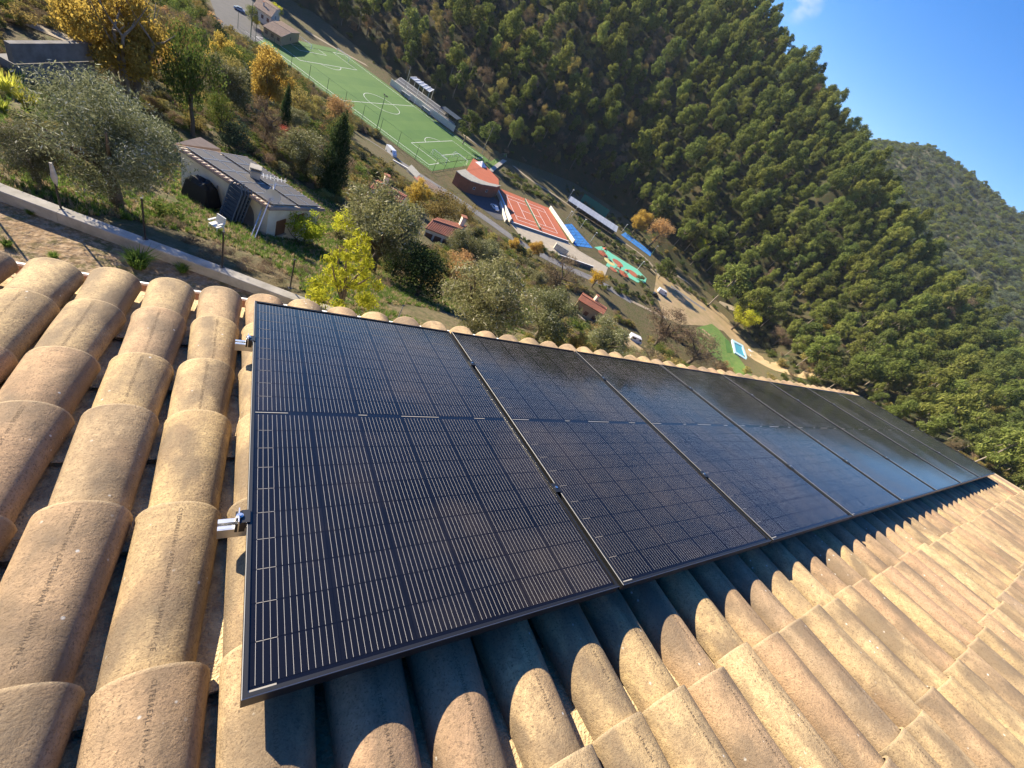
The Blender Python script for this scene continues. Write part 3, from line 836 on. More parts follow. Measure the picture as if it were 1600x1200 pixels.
def spiky_unit(seed, m, n=130, w=.035, curl=.5, name="crown"):
    """tuft of strap leaves arching outwards"""
    r = random.Random(seed); mb = MB()
    for i in range(n):
        a = r.uniform(0, 6.283); L = r.uniform(.5, 1.0); sp = r.uniform(.15, .5)
        d = Vector((math.cos(a), math.sin(a), 0)); sd = Vector((-math.sin(a), math.cos(a), 0))
        b = d * r.uniform(0, .12) + sd * r.uniform(-.1, .1)
        pts = [b, b + d * sp * .4 * L + Vector((0, 0, .55 * L)), b + d * sp * L + Vector((0, 0, (.95 - curl * r.random() * .7) * L))]
        V = []
        for k, p in enumerate(pts):
            ww = w * (1, .8, .08)[k] / 2; V += [p - sd * ww, p + sd * ww]
        mb.add(V, [(0, 1, 3, 2), (2, 3, 5, 4)])
    return mb.mesh(name, m)

U = {}
def unit(kind, fn, variants):
    U[kind] = [fn(k) for k in range(variants)]
unit('pine', lambda k: pine_unit(100 + k, FO['pine'] if k % 4 else FO['pined']), 9)
def round_unit(m, n, lx, ly, np_=26, R=(.36, .36, .30), c=(0, 0, .60), pr=.17, shell=.6, seed=0, up=.15):
    return leaf_cloud("crown", ellips_puffs(seed, np_, c, R, pr), n, lx, ly, m, seed, shell, up)
unit('olive', lambda k: round_unit(FO['olive'], 38000, .0075, .024, 64, (.38, .38, .36), (0, 0, .55), .13, .85, 200 + k), 2)
unit('oliveb', lambda k: round_unit(FO['olivey'], 15000, .012, .034, 40, (.38, .38, .34), (0, 0, .56), .13, .8, 220 + k), 3)
unit('silver', lambda k: round_unit(FO['silver'], 2500, .02, .06, 16, (.36, .36, .33), (0, 0, .5), .14, .7, 240 + k), 2)
unit('gold', lambda k: round_unit(FO['gold'], 16000, .02, .026, 56, (.37, .37, .36), (0, 0, .58), .11, .7, 260 + k), 2)
unit('orange', lambda k: round_unit(FO['orange'], 4200, .022, .03, 30, (.37, .37, .33), (0, 0, .58), .12, .8, 280 + k), 2)
unit('yellow', lambda k: round_unit(FO['yellow'], 2500, .03, .04, 22, (.36, .36, .34), (0, 0, .56), .14, .7, 300 + k), 1)
unit('lime', lambda k: round_unit(FO['lime'], 4200, .024, .034, 34, (.36, .36, .34), (0, 0, .58), .12, .7, 310 + k), 2)
unit('green', lambda k: round_unit(FO['green'], 5200, .022, .032, 36, (.37, .37, .36), (0, 0, .58), .13, .6, 320 + k), 3)
unit('ochre', lambda k: round_unit(FO['ochre'], 4200, .024, .034, 30, (.37, .37, .34), (0, 0, .56), .13, .7, 340 + k), 3)
unit('dark', lambda k: round_unit(FO['dark'], 5200, .022, .034, 34, (.36, .36, .38), (0, 0, .52), .15, .5, 360 + k), 2)
unit('teal', lambda k: round_unit(FO['teal'], 3600, .025, .035, 24, (.34, .34, .34), (0, 0, .48), .17, .4, 380 + k), 2)
unit('brown', lambda k: round_unit(FO['brown'], 3400, .008, .07, 30, (.38, .38, .36), (0, 0, .54), .13, .9, 400 + k), 3)
unit('red', lambda k: round_unit(FO['red'], 2200, .03, .04, 20, (.36, .36, .34), (0, 0, .54), .14, .8, 420 + k), 1)
unit('cypress', lambda k: cypress_unit(440 + k, FO['dark']), 1)
unit('cone', lambda k: cone_unit(450 + k, FO['lime']), 1)
def shrub_u(m, seed, n=900): return leaf_cloud("crown", ellips_puffs(seed, 14, (0, 0, .42), (.36, .36, .32), .17, zmin=-.7), n, .05, .075, m, seed, .6, .2)
unit('shrub_green', lambda k: shrub_u(FO['green'], 500 + k), 3)
unit('shrub_ochre', lambda k: shrub_u(FO['ochre'], 510 + k), 3)
unit('shrub_olive', lambda k: shrub_u(FO['olivey'], 520 + k, 1400), 3)
unit('shrub_brown', lambda k: leaf_cloud("crown", ellips_puffs(530 + k, 14, (0, 0, .42), (.36, .36, .32), .17, zmin=-.7), 1100, .014, .11, FO['brown'], 530 + k, .85, .1), 3)
unit('shrub_dark', lambda k: shrub_u(FO['dark'], 540 + k), 2)
unit('shrub_orange', lambda k: shrub_u(FO['orange'], 550 + k), 2)
unit('scrub', lambda k: shrub_u(FO['scrub'], 570 + k), 4)
unit('shrub_red', lambda k: shrub_u(FO['red'], 556 + k), 1)
TR = dict(
    pine=[trunk_mesh("trunk", 600 + k, MT['palebark'], .93, .022, 7, .26, .6, .05) for k in range(4)],
    tree=[trunk_mesh("trunk", 610 + k, MT['wood'], .5, .035, 6, .30, .72, .05) for k in range(4)],
    olive=[trunk_mesh("trunk", 620 + k, MT['wood'], .42, .05, 7, .32, .66, .1) for k in range(3)],
    multi=[trunk_mesh("trunk", 630, MT['palebark'], .62, .04, 3, .2, .85, .05, 9)],
    bush=[trunk_mesh("trunk", 640 + k, MT['wood'], .25, .025, 5, .25, .5, .05, 3) for k in range(2)],
)
CENTRE = dict(pine=.62, cypress=.5, cone=.45, silver=.5, teal=.48, dark=.5)
def plant(kind, P, w, h, name="tree", label=None, cat="tree", group=None, var=None, trunk='tree', rz=None, part="crown"):
    """one plant: an Empty at its foot, crown and trunk as parts"""
    t = thing(name, label, cat, (P[0], P[1], P[2]), random.uniform(0, 6.28) if rz is None else rz, group)
    me = random.choice(U[kind]) if var is None else U[kind][var % len(U[kind])]
    c = link(part, me, t); c.scale = (w, w, h)
    if trunk:
        k = link("trunk", random.choice(TR[trunk]), t); k.scale = (w if trunk != 'pine' else w * .9, w if trunk != 'pine' else w * .9, h)
    return t

def plant_px(kind, cx, cy, wpx, ratio, name, label, cat="tree", group=None, trunk='tree', var=None, part="crown"):
    """plant whose crown centre is seen at (cx,cy) with width wpx; ratio = height / width"""
    r = ray(px=cx, py=cy); S_ = CP + _STEPS[:, None] * r
    zc = S_ @ RC[2] - CP @ RC[2]; ax = np.hypot(cx - 800, cy - 600) / FPX
    ws = wpx * zc / FPX / (1 + ax * ax) ** .25 / .80
    e = S_[:, 2] - T(S_[:, 0], S_[:, 1]) - ws * ratio * CENTRE.get(kind, .55)
    i = int(np.argmax(e < 0)); P = S_[i].copy(); w = float(ws[i])
    P[2] = float(T(P[0], P[1])) - .03 * w
    return plant(kind, P, w, w * ratio, name, label, cat, group, var, trunk, part=part)

# named trees of the near slope
NEAR = [
 ('olive', 168, 212, 222, 1.0, "olive_tree", "large grey green olive tree right behind the low garden wall", 'olive'),
 ('olive', 45, 235, 120, .9, "olive_tree", "smaller grey green olive tree at the left edge beside the large one", 'olive'),
 ('silver', 203, 118, 62, 1.2, "shrub", "silvery leaved shrub sunlit above the large olive tree", 'bush'),
 ('green', 300, 110, 95, 1.9, "tree", "tall dark green tree between the golden tree and the terrace house", 'tree'),
 ('green', 345, 175, 50, 1.3, "tree", "green tree with yellowing leaves right of the tall dark green tree", 'tree'),
 ('gold', 190, 50, 175, 1.15, "golden_tree", "large golden tree with many upright stems at the top left", 'multi'),
 ('gold', 112, 35, 60, 1.2, "golden_tree", "small golden tree at the top left edge beside the grey wall", 'tree'),
 ('gold', 350, 85, 55, 1.2, "golden_tree", "small yellow tree between the tall green tree and the round golden tree", 'tree'),
 ('gold', 420, 122, 80, 1.25, "golden_tree", "round golden tree standing beside the near corner of the football pitch", 'tree'),
 ('teal', 370, 206, 62, 1.05, "round_bush", "bluish dark green round bush behind the upper left end of the terrace house roof", 'bush'),
 ('teal', 378, 160, 40, 1.2, "round_bush", "bluish dark evergreen standing above the round bush", 'bush'),
 ('cypress', 526, 243, 42, 2.9, "cypress_tree", "tall dark green cypress below the football pitch", 'tree'),
 ('cypress', 447, 172, 17, 4.2, "cypress_tree", "thin dark cypress between golden tree and red shrub", 'tree'),
 ('cypress', 386, 138, 12, 5, "cypress_tree", "thin dark cypress half hidden left of the round golden tree", 'tree'),
 ('orange', 533, 174, 56, .95, "orange_tree", "pale orange autumn tree in front of the halfway line of the pitch", 'tree'),
 ('ochre', 490, 166, 42, .9, "ochre_tree", "ochre tree between the thin cypress and the pale orange tree", 'tree'),
 ('red', 446, 203, 26, .9, "red_shrub", "small red leaved shrub at the foot of the thin cypress", 'bush'),
 ('ochre', 462, 130, 50, .9, "ochre_tree", "olive brown tree right of the round golden tree near the pitch", 'tree'),
 ('brown', 418, 185, 66, 1.1, "bare_tree", "bare brown twiggy tree below the round golden tree", 'tree'),
 ('oliveb', 482, 236, 92, .8, "olive_tree", "grey green olive tree left of the tall cypress", 'olive'),
 ('brown', 430, 222, 50, .9, "bare_tree", "bare brown tree behind the terrace house roof", 'tree'),
 ('oliveb', 603, 352, 135, 1.05, "olive_tree", "large sunlit olive tree right of the terrace house, above the yellow conifer", 'olive'),
 ('dark', 668, 422, 92, 1.0, "evergreen_tree", "dark rounded evergreen tree right of the yellow green conifer", 'tree'),
 ('dark', 622, 405, 60, 1.0, "evergreen_tree", "dark evergreen between the yellow green conifer and the large sunlit olive", 'tree'),
 ('cone', 545, 440, 120, 1.25, "conifer", "bright yellow green feathery conifer just beyond the tiled eave", 'tree'),
 ('lime', 480, 352, 66, .95, "shrub", "yellow green leafy small tree at the right end of the terrace house", 'bush'),
 ('lime', 540, 350, 50, .9, "shrub", "yellow green small tree between the terrace house and the large sunlit olive", 'bush'),
 ('oliveb', 768, 462, 140, .95, "olive_tree", "large grey olive tree above the second solar panel", 'olive'),
 ('oliveb', 865, 490, 90, .95, "olive_tree", "grey olive tree close above the eave right of the large grey one", 'olive'),
 ('oliveb', 735, 385, 70, .8, "olive_tree", "small olive tree below the red roofed cottage", 'olive'),
 ('oliveb', 765, 392, 45, .9, "olive_tree", "small olive tree to the right of the one below the red roofed cottage", 'olive'),
 ('orange', 722, 413, 58, .8, "orange_shrub", "orange leaved shrub between the dark evergreen and the large grey olive", 'bush'),
 ('ochre', 690, 325, 62, 1.0, "ochre_tree", "yellow ochre tree above the red roofed cottage", 'tree'),
 ('gold', 655, 300, 40, 1.1, "golden_tree", "small yellow tree beside the shed roof under the pitch", 'tree'),
 ('ochre', 725, 330, 50, .9, "ochre_tree", "ochre bush between the curved road and the red roofed cottage", 'tree'),
 ('dark', 748, 366, 19, 1.0, "round_bush", "clipped dark round bush right of the red roofed cottage", 'bush'),
 ('gold', 838, 388, 26, 1.0, "golden_tree", "small golden tree beside the road below the tennis court", 'tree'),
 ('gold', 805, 382, 22, 1.0, "golden_tree", "small ochre yellow tree below the bend of the road", 'tree'),
 ('yellow', 936, 433, 30, 1.0, "yellow_tree", "bright yellow tree below the playground", 'tree'),
 ('brown', 880, 428, 80, .8, "bare_tree", "bare brown tree left of the bright yellow tree", 'tree'),
 ('brown', 1050, 512, 95, .7, "bare_tree", "bare brown tree below the dry dirt lot", 'tree'),
 ('brown', 1100, 545, 90, .6, "bare_tree", "bare brown tree left of the lawn with strips", 'tree'),
 ('orange', 1130, 578, 40, .8, "orange_shrub", "orange brown bush just above the tile crests below the blue pool", 'bush'),
 ('gold', 905, 545, 60, .7, "golden_tree", "ochre yellow bush just above the tile crests of the third panel", 'tree'),
 ('oliveb', 950, 525, 70, .8, "olive_tree", "sunlit pale olive bush above the eave left of the parked white van", 'olive'),
 ('lime', 432, 14, 22, 1.1, "lime_tree", "round yellow green tree beyond the far goal", 'tree'),
 ('green', 395, 22, 26, 1.0, "tree", "dark green tree beside the road at the top left", 'tree'),
 ('lime', 400, 33, 14, 1.0, "round_bush", "small round yellow green bush at the corner of the pitch", 'bush'),
 ('gold', 1282, 512, 26, 1.0, "golden_tree", "small bright orange tree alone in the dark wood right of the pool", 'tree'),
 ('gold', 1003, 345, 32, 1.2, "golden_tree", "orange gold tree at the foot of the wood beside the long shed", 'tree'),
 ('orange', 1032, 362, 44, 1.1, "orange_tree", "brown orange tree at the foot of the wood above the blue court", 'tree'),
 ('gold', 1448, 600, 30, .9, "golden_tree", "yellow autumn tree low in the wood above the end of the panels", 'tree'),
 ('gold', 1536, 612, 20, .9, "golden_tree", "small orange tree in the wood near the right edge", 'tree'),
 ('lime', 1098, 382, 26, 1.0, "lime_tree", "yellow green tree at the foot of the wood above the dirt lot", 'tree'),
 ('pine', 1043, 418, 38, .8, "pine_tree", "small pale pine with a leaning trunk at the upper corner of the dirt lot", 'pine'),
 ('pine', 1145, 440, 62, 1.15, "pine_tree", "tall pale pine with a bare trunk beside the far path of the dirt lot", 'pine'),
 ('pine', 1180, 470, 50, 1.2, "pine_tree", "pale green pine at the right end of the far path of the dirt lot", 'pine'),
 ('lime', 1168, 492, 46, 1.1, "lime_tree", "yellow green bushy tree at the right corner of the dirt lot", 'tree'),
 ('brown', 1500, 470, 60, .8, "bare_tree", "bare pinkish brown tree on the edge of the wood at the right", 'tree'),
 ('brown', 1225, 525, 40, .8, "bare_tree", "bare brown tree right of the blue pool", 'tree'),
 ('orange', 577, 38, 24, 1.2, "orange_tree", "pale orange tree at the foot of the wood behind the far half of the pitch", 'tree'),
 ('orange', 553, 42, 14, 1.3, "orange_tree", "small orange tree left of the pale orange one behind the far half of the pitch", 'tree'),
 ('pine', 735, 195, 44, 1.0, "pine_tree", "bright pine behind the far touchline near the right end", 'pine'),
 ('pine', 768, 205, 34, 1.0, "pine_tree", "bright bushy pine right of the one behind the far touchline", 'pine'),
]
for i, (kind, cx, cy, w, ratio, nm, lab, tk) in enumerate(NEAR):
    plant_px(kind, cx, cy, w, ratio, nm, lab, 'bush' if tk == 'bush' else 'tree', None, tk, i)

# areas kept free of wild shrubs (photograph polygons of built or bare ground)
CLEAR = [
 [(545, 198), (620, 243), (700, 288), (770, 338), (850, 390), (930, 430), (925, 448), (840, 410), (760, 362), (690, 314), (605, 264), (545, 220)],
 [(395, 45), (480, 40), (780, 255), (700, 285), (640, 250)], [(690, 240), (780, 250), (900, 290), (1040, 400), (1030, 450), (900, 430), (750, 330)],
 [(1000, 420), (1060, 420), (1150, 500), (1230, 590), (1190, 590), (1080, 545), (1000, 455)], [(240, 200), (330, 200), (530, 320), (530, 400), (430, 400), (280, 340)],
 [(540, 195), (620, 230), (700, 290), (640, 290), (545, 215)], [(645, 330), (735, 330), (735, 385), (650, 385)], [(575, 270), (640, 300), (640, 330), (575, 320)],
 [(880, 450), (960, 470), (960, 510), (880, 500)], [(960, 500), (1010, 520), (1020, 560), (960, 540)], [(320, 0), (400, 0), (400, 70), (330, 50)], [(0, 40), (150, 40), (150, 160), (0, 160)],
 [(0, 270), (350, 380), (720, 500), (720, 620), (0, 450)], [(330, 330), (460, 370), (470, 470), (330, 420)], [(600, 440), (720, 440), (760, 510), (620, 510)],
]
def inpoly(x, y, poly):
    c = False; n = len(poly)
    for i in range(n):
        x0, y0 = poly[i]; x1, y1 = poly[i - 1]
        if (y0 > y) != (y1 > y) and x < (x1 - x0) * (y - y0) / (y1 - y0) + x0: c = not c
    return c
def free(P, h=0):
    q = proj((P[0], P[1], P[2] + h))
    if q is None: return False
    return not any(inpoly(q[0], q[1], p) for p in CLEAR)

# wild shrubs between the gardens and the valley floor
SH = [('shrub_green', "leafy green shrub growing wild on the slope below the house", "green shrubs on the near slope"),
      ('shrub_ochre', "yellowing shrub growing wild on the slope below the house", "yellowing shrubs on the near slope"),
      ('shrub_olive', "grey green shrub growing wild on the slope below the house", "grey green shrubs on the near slope"),
      ('shrub_brown', "bare brown thicket growing wild on the slope below the house", "brown thickets on the near slope"),
      ('shrub_dark', "dark evergreen shrub growing wild on the slope below the house", "dark shrubs on the near slope"),
      ('shrub_orange', "orange brown shrub growing wild on the slope below the house", "orange shrubs on the near slope")]
r2 = np.random.default_rng(21)
pts = []
aa = r2.uniform(-38, 74, 9000); dd_ = np.sqrt(r2.uniform(24 ** 2, 262 ** 2, 9000))
xx, yy = dd_ * np.sin(np.radians(aa)), dd_ * np.cos(np.radians(aa)); zz = T(xx, yy)
for x, y, z, dd in zip(xx, yy, zz, dd_):
    if len(pts) >= 295: break
    sv = S1 * x + S2 * y
    if sv > 150 and not (dd > 200 and math.degrees(math.atan2(x, y)) > 62): continue
    q = proj((x, y, z + 1))
    if q is None or not (-30 < q[0] < 1330 and -30 < q[1] < 640): continue
    if not free((x, y, z), 1.0): continue
    if r2.random() > (60 + dd) / 250: continue
    if any((x - q[0]) ** 2 + (y - q[1]) ** 2 < (.012 * dd + 1.0) ** 2 for q in pts): continue
    pts.append(np.array([x, y, z]))
for P in pts:
    k = r2.choice(6, p=[.22, .24, .16, .22, .10, .06])
    kind, lab, grp = SH[k]
    dd = np.hypot(P[0], P[1]); w = r2.uniform(.7, 1.35) * (1.6 + dd * .022)
    plant(kind, P, w, w * r2.uniform(.7, 1.0), "shrub", lab, "bush", grp, None, None)

def crowds(q, k=.42):
    return any((q[0] - n[1]) ** 2 + (q[1] - n[2]) ** 2 < (k * n[3] + 9) ** 2 for n in NEAR)
TS = [('oliveb', "grey green olive tree on the slope between the house and the valley", "olive trees on the near slope", 'olive', .9, 4.0, 6.5),
      ('ochre', "ochre leaved tree on the slope between the house and the valley", "ochre trees on the near slope", 'tree', 1.0, 4.0, 7.0),
      ('green', "green leafy tree on the slope between the house and the valley", "green trees on the near slope", 'tree', 1.1, 4.5, 7.5),
      ('brown', "bare brown tree on the slope between the house and the valley", "bare trees on the near slope", 'tree', 1.0, 4.0, 7.0),
      ('teal', "dark bluish evergreen on the slope between the house and the valley", "evergreens on the near slope", 'bush', 1.1, 3.0, 5.0)]
aa = r2.uniform(-30, 68, 9000); dd_ = np.sqrt(r2.uniform(44 ** 2, 235 ** 2, 9000)); tp2 = []
for a, d in zip(aa, dd_):
    if len(tp2) >= 110: break
    x, y = d * math.sin(math.radians(a)), d * math.cos(math.radians(a))
    if S1 * x + S2 * y > 142: continue
    z = float(T(x, y))
    if not free((x, y, z), .5) or not free((x, y, z), 3.5) or not free((x, y, z), 6.5): continue
    q = proj((x, y, z + 2))
    if q is None or not (-20 < q[0] < 1250 and -20 < q[1] < 600): continue
    if crowds(q) or any((x - p[0]) ** 2 + (y - p[1]) ** 2 < 30 for p in tp2): continue
    tp2.append((x, y)); k, lab, grp, tk, ra, w0_, w1_ = TS[r2.choice(5, p=[.34, .22, .18, .18, .08])]
    w = r2.uniform(w0_, w1_); plant(k, (x, y, z - .1), w, w * ra * r2.uniform(.85, 1.15), "olive_tree" if k == 'oliveb' else "tree", lab, "tree", grp, None, tk)

# ------------------------------------------------------------------ stuff made of many copies (geometry nodes)
def scatter(name, P, W, meshes, kind='stuff', hr=(.9, 1.2), label=None, cat=None, parent=None, sink=0.0):
    """ONE object: unit meshes set out on the points P with widths W"""
    me = bpy.data.meshes.new(name + "_points"); n = len(P)
    me.vertices.add(n); me.vertices.foreach_set('co', np.asarray(P, np.float32).ravel())
    rr = np.random.default_rng(n + len(name))
    a = me.attributes.new("size", 'FLOAT_VECTOR', 'POINT'); W = np.asarray(W)
    S = np.stack([W, W, W * rr.uniform(hr[0], hr[1], n)], 1); a.data.foreach_set('vector', S.astype(np.float32).ravel())
    a = me.attributes.new("spin", 'FLOAT_VECTOR', 'POINT'); Rv = np.zeros((n, 3)); Rv[:, 2] = rr.uniform(0, 6.28, n); Rv[:, :2] = rr.normal(0, .05, (n, 2))
    a.data.foreach_set('vector', Rv.astype(np.float32).ravel())
    a = me.attributes.new("pick", 'INT', 'POINT'); a.data.foreach_set('value', rr.integers(0, len(meshes), n).astype(np.int32))
    c = bpy.data.collections.new(name + "_units")
    for k, m in enumerate(meshes):
        o = bpy.data.objects.new("%s_unit_%02d" % (name, k), m); c.objects.link(o)
    g = bpy.data.node_groups.new(name + "_nodes", 'GeometryNodeTree')
    g.interface.new_socket("Geometry", in_out='INPUT', socket_type='NodeSocketGeometry')
    g.interface.new_socket("Geometry", in_out='OUTPUT', socket_type='NodeSocketGeometry')
    gi = g.nodes.new("NodeGroupInput"); go = g.nodes.new("NodeGroupOutput")
    ip = g.nodes.new("GeometryNodeInstanceOnPoints"); ci = g.nodes.new("GeometryNodeCollectionInfo")
    ci.inputs['Collection'].default_value = c; ci.inputs['Separate Children'].default_value = True; ci.inputs['Reset Children'].default_value = True
    ip.inputs['Pick Instance'].default_value = True
    def attr(nm, typ):
        q = g.nodes.new("GeometryNodeInputNamedAttribute"); q.data_type = typ; q.inputs[0].default_value = nm; return q.outputs[0]
    L = g.links.new
    L(gi.outputs[0], ip.inputs['Points']); L(ci.outputs[0], ip.inputs['Instance'])
    L(attr("pick", 'INT'), ip.inputs['Instance Index']); L(attr("size", 'FLOAT_VECTOR'), ip.inputs['Scale']); L(attr("spin", 'FLOAT_VECTOR'), ip.inputs['Rotation'])
    L(ip.outputs[0], go.inputs[0])
    o = link(name, me, parent, kind=kind, label=label, cat=cat)
    md = o.modifiers.new("scatter", 'NODES'); md.node_group = g
    return o

# the wood on the opposite hillside
r3 = np.random.default_rng(5)
def poisson_polar(a0, a1, f0, f1, n, spacing):
    out = []; cell = {}
    for _ in range(n):
        a = r3.uniform(a0, a1); db_, dr_ = dbf(a), drf(a)
        lo_, hi_ = f0(db_, dr_), f1(db_, dr_)
        d = math.sqrt(r3.uniform(lo_ ** 2, hi_ ** 2)); x, y = d * math.sin(math.radians(a)), d * math.cos(math.radians(a))
        k = (int(x // spacing), int(y // spacing)); ok = True
        for i in (-1, 0, 1):
            for j in (-1, 0, 1):
                for q in cell.get((k[0] + i, k[1] + j), ()):
                    if (q[0] - x) ** 2 + (q[1] - y) ** 2 < spacing ** 2: ok = False
        if ok:
            cell.setdefault(k, []).append((x, y)); out.append((x, y, a, d, (d - db_) / (dr_ - db_)))
    return out
wood = poisson_polar(-8, 118, lambda b, r: b + 5, lambda b, r: r + 40, 60000, 7.0)
trees_ = []
for (x, y, a, d, u) in wood:
    z = float(T(x, y)); q = proj((x, y, z + 8))
    vis = q is not None and -60 < q[0] < 1660 and -60 < q[1] < 800
    leafless = (a < 40 and u < .55 and r3.random() < .5) or r3.random() < .04
    w = r3.choice([r3.uniform(5, 8), r3.uniform(8, 11), r3.uniform(10, 15)]) * (1.0 if not leafless else .8); h = 5 + w * r3.uniform(.65, 1.3)
    trees_.append((d if vis else 1e6, x, y, z - .5, w, h, leafless, a, vis))
trees_.sort(key=lambda q: q[0])
LP = "dark green pine in the dense wood covering the steep hillside opposite"
LB = "bare brownish tree among the pines on the lower hillside opposite"
np_, far_ = 0, []
for t_ in trees_:
    d, x, y, z, w, h, leafless, a, vis = t_
    if vis and np_ < 300 and free((x, y, z), 4):
        np_ += 1
        if leafless: plant(random.choice(['brown', 'brown', 'ochre']), (x, y, z), w, h * .8, "bare_tree", LB, "tree", "bare trees among the hillside pines", None, 'tree')
        else: plant('pine', (x, y, z), w, h, "pine_tree", LP, "tree", "pines of the opposite hillside", None, 'pine')
    else: far_.append(t_)
pf = [t for t in far_ if not t[6]]; bf = [t for t in far_ if t[6]]
PU = []
for me in U['pine'][:5]:
    PU.append(me)
scatter("pine_wood", [t[1:4] for t in pf], [t[4] for t in pf], PU, hr=(1.25, 1.7))
scatter("bare_wood", [t[1:4] for t in bf], [t[4] for t in bf], U['brown'][:2] + U['ochre'][:1], hr=(1.0, 1.3))
# undergrowth along the foot of the wood and between its trunks
ug = poisson_polar(-8, 118, lambda b, r: b - 2, lambda b, r: b + .5 * (r - b), 16000, 5.0)
ugp = [(x, y, float(T(x, y)) - .2) for x, y, a, d, u in ug]
ugp = [p for p in ugp if free(p, 1)]
scatter("undergrowth", ugp, r3.uniform(2.5, 5.0, len(ugp)), U['shrub_brown'][:2] + U['shrub_green'][:2] + U['shrub_dark'][:1] + U['shrub_ochre'][:1], hr=(.6, 1.0))
# far wood on the mountain: many low crowns, thinner towards the rocky top
n_ = 16000
a_ = np.radians(r3.uniform(46, 112, n_)); d_ = np.sqrt(r3.uniform(470 ** 2, 1420 ** 2, n_))
mx_, my_ = d_ * np.sin(a_), d_ * np.cos(a_); mv = vnoise(mx_ * .008, my_ * .008, 12); rr_ = r3.random(n_)
ok = ~((mv > 1.1) & (rr_ < .5)) & ~((d_ > 1200) & (rr_ < .15)); mx_, my_ = mx_[ok], my_[ok]
mp_ = np.stack([mx_, my_, T(mx_, my_) - 1.0], 1)
scatter("mountain_wood", mp_, r3.uniform(8, 15, len(mp_)), U['scrub'][:4] + U['shrub_green'][:1] + U['pine'][:2], hr=(.6, .95))

# ground cover of the near slope
def inpoly_np(X, Y, poly):
    c = np.zeros(len(X), bool); n = len(poly)
    for i in range(n):
        x0, y0 = poly[i]; x1, y1 = poly[i - 1]
        if y0 == y1: continue
        c ^= ((y0 > Y) != (y1 > Y)) & (X < (x1 - x0) * (Y - y0) / (y1 - y0) + x0)
    return c
def proj_np(P):
    q = (P - CP) @ RC.T; zz = np.maximum(q[:, 2], .1)
    return 800 + FPX * q[:, 0] / zz, 600 + FPX * q[:, 1] / zz, q[:, 2]
def free_np(P):
    X, Y, Z = proj_np(P); ok = Z > .1
    for p in CLEAR: ok &= ~inpoly_np(X, Y, p)
    return ok & (X > -120) & (X < 1720) & (Y > -120) & (Y < 900)
a_ = np.radians(r3.uniform(-40, 100, 90000)); d_ = 14 + 242 * r3.random(90000) ** .75
gx, gy = d_ * np.sin(a_), d_ * np.cos(a_)
ok = (S1 * gx + S2 * gy < 158) & ((gy - (12.1 - .345 * gx)) * .945 > 1.5)
gx, gy = gx[ok], gy[ok]; gc = np.stack([gx, gy, T(gx, gy) - .05], 1)
gq = (gy - (12.1 - .345 * gx)) * .945
gc = gc[free_np(gc + np.array([0, 0, .3])) & ((gq > 16) | (r3.random(len(gq)) < .12))]
gd = np.array([math.hypot(p[0], p[1]) for p in gc])
scatter("ground_cover", gc, r3.uniform(.5, 1.25, len(gc)) * (.75 + gd * .016), U['shrub_green'][:2] + U['shrub_ochre'][:2] + U['shrub_brown'][:2] + U['shrub_olive'][:1], hr=(.45, .8))
# grass and dry stalks of the garden strip and the meadow round the terrace house
GR = [spiky_unit(700 + k, FO['grass'], 26, .05, .5) for k in range(2)] + [spiky_unit(705 + k, FO['drygrass'], 18, .04, .9) for k in range(2)]
n_ = 120000
gx, gy = r3.uniform(-16, 18, n_), r3.uniform(4, 42, n_); gq = (gy - (12.1 - .345 * gx)) * .945
gv = vnoise(gx * .35, gy * .35, 31)
ok = np.where(gq < -.2, (gq > -9) & (gv > .75), (gq > .4) & (gv > -.55))
gx, gy = gx[ok], gy[ok]; gp = np.stack([gx, gy, T(gx, gy) - .01], 1)
X_, Y_, Z_ = proj_np(gp); gp = gp[(Z_ > 0) & (X_ > -30) & (X_ < 900) & (Y_ > -20) & (Y_ < 560)][:45000]
scatter("grass", gp, r3.uniform(.12, .34, len(gp)), GR, hr=(.6, 1.1))
#@@REST2
# ------------------------------------------------------------------ garden below the eave
ZF = -62.0
def F(px, py, z=ZF): return plane(px, py, z)
drape("garden_soil", [(-16, 3), (14, 3), (14, 6.6), (5.0, 10.25), (-16, 17.5)], MT['dirt'], .02, sub=1.2)
WALL_PX = [(-70, 262), (0, 293), (95, 329), (227, 378), (347, 422), (480, 472), (600, 508), (760, 540)]
wp = [plane(px, py, -8.42) for px, py in WALL_PX]
wp.insert(0, wp[0] + (wp[0] - wp[2]) * 2.5)
gw = thing("garden_wall", "low pale concrete wall edging the bare garden strip below the eave", "wall", (wp[3][0], wp[3][1], -8.9))
for i in range(len(wp) - 1):
    a, b = Vector(wp[i]), Vector(wp[i + 1])
    d = (b - a).normalized(); n = Vector((-d.y, d.x, 0))
    mb = MB()
    V = []
    for p in (a + d * .004, b - d * .004):
        for k, z in ((-.17, -9.6), (-.165, -8.42), (-.15, -8.40), (.15, -8.40), (.165, -8.42), (.17, -9.6)):
            q = p + n * k; V.append((q.x, q.y, z))
    mb.add(V, [(k, k + 1, k + 7, k + 6) for k in range(5)] + [tuple(range(5, -1, -1)), tuple(range(6, 12))])
    me = mb.mesh("wall_section", MT['concrete']); me.transform(Matrix.Translation(-gw.location)); link("wall_section", me, gw)
POSTS = [((-42, 285), (-75, 215), "black fence post on the garden wall at the far left edge"),
         ((95, 325), (78, 256), "black fence post on the garden wall with a pale rag tied to its top"),
         ((227, 373), (219, 310), "black fence post on the garden wall below the large olive tree"),
         ((347, 417), (350, 362), "black fence post on the garden wall in front of the stacked blue sun loungers"),
         ((453, 450), (460, 406), "black fence post on the garden wall left of the yellow green conifer"),
         ((616, 512), (630, 477), "grey fence post showing above the tile crests behind the first panel")]
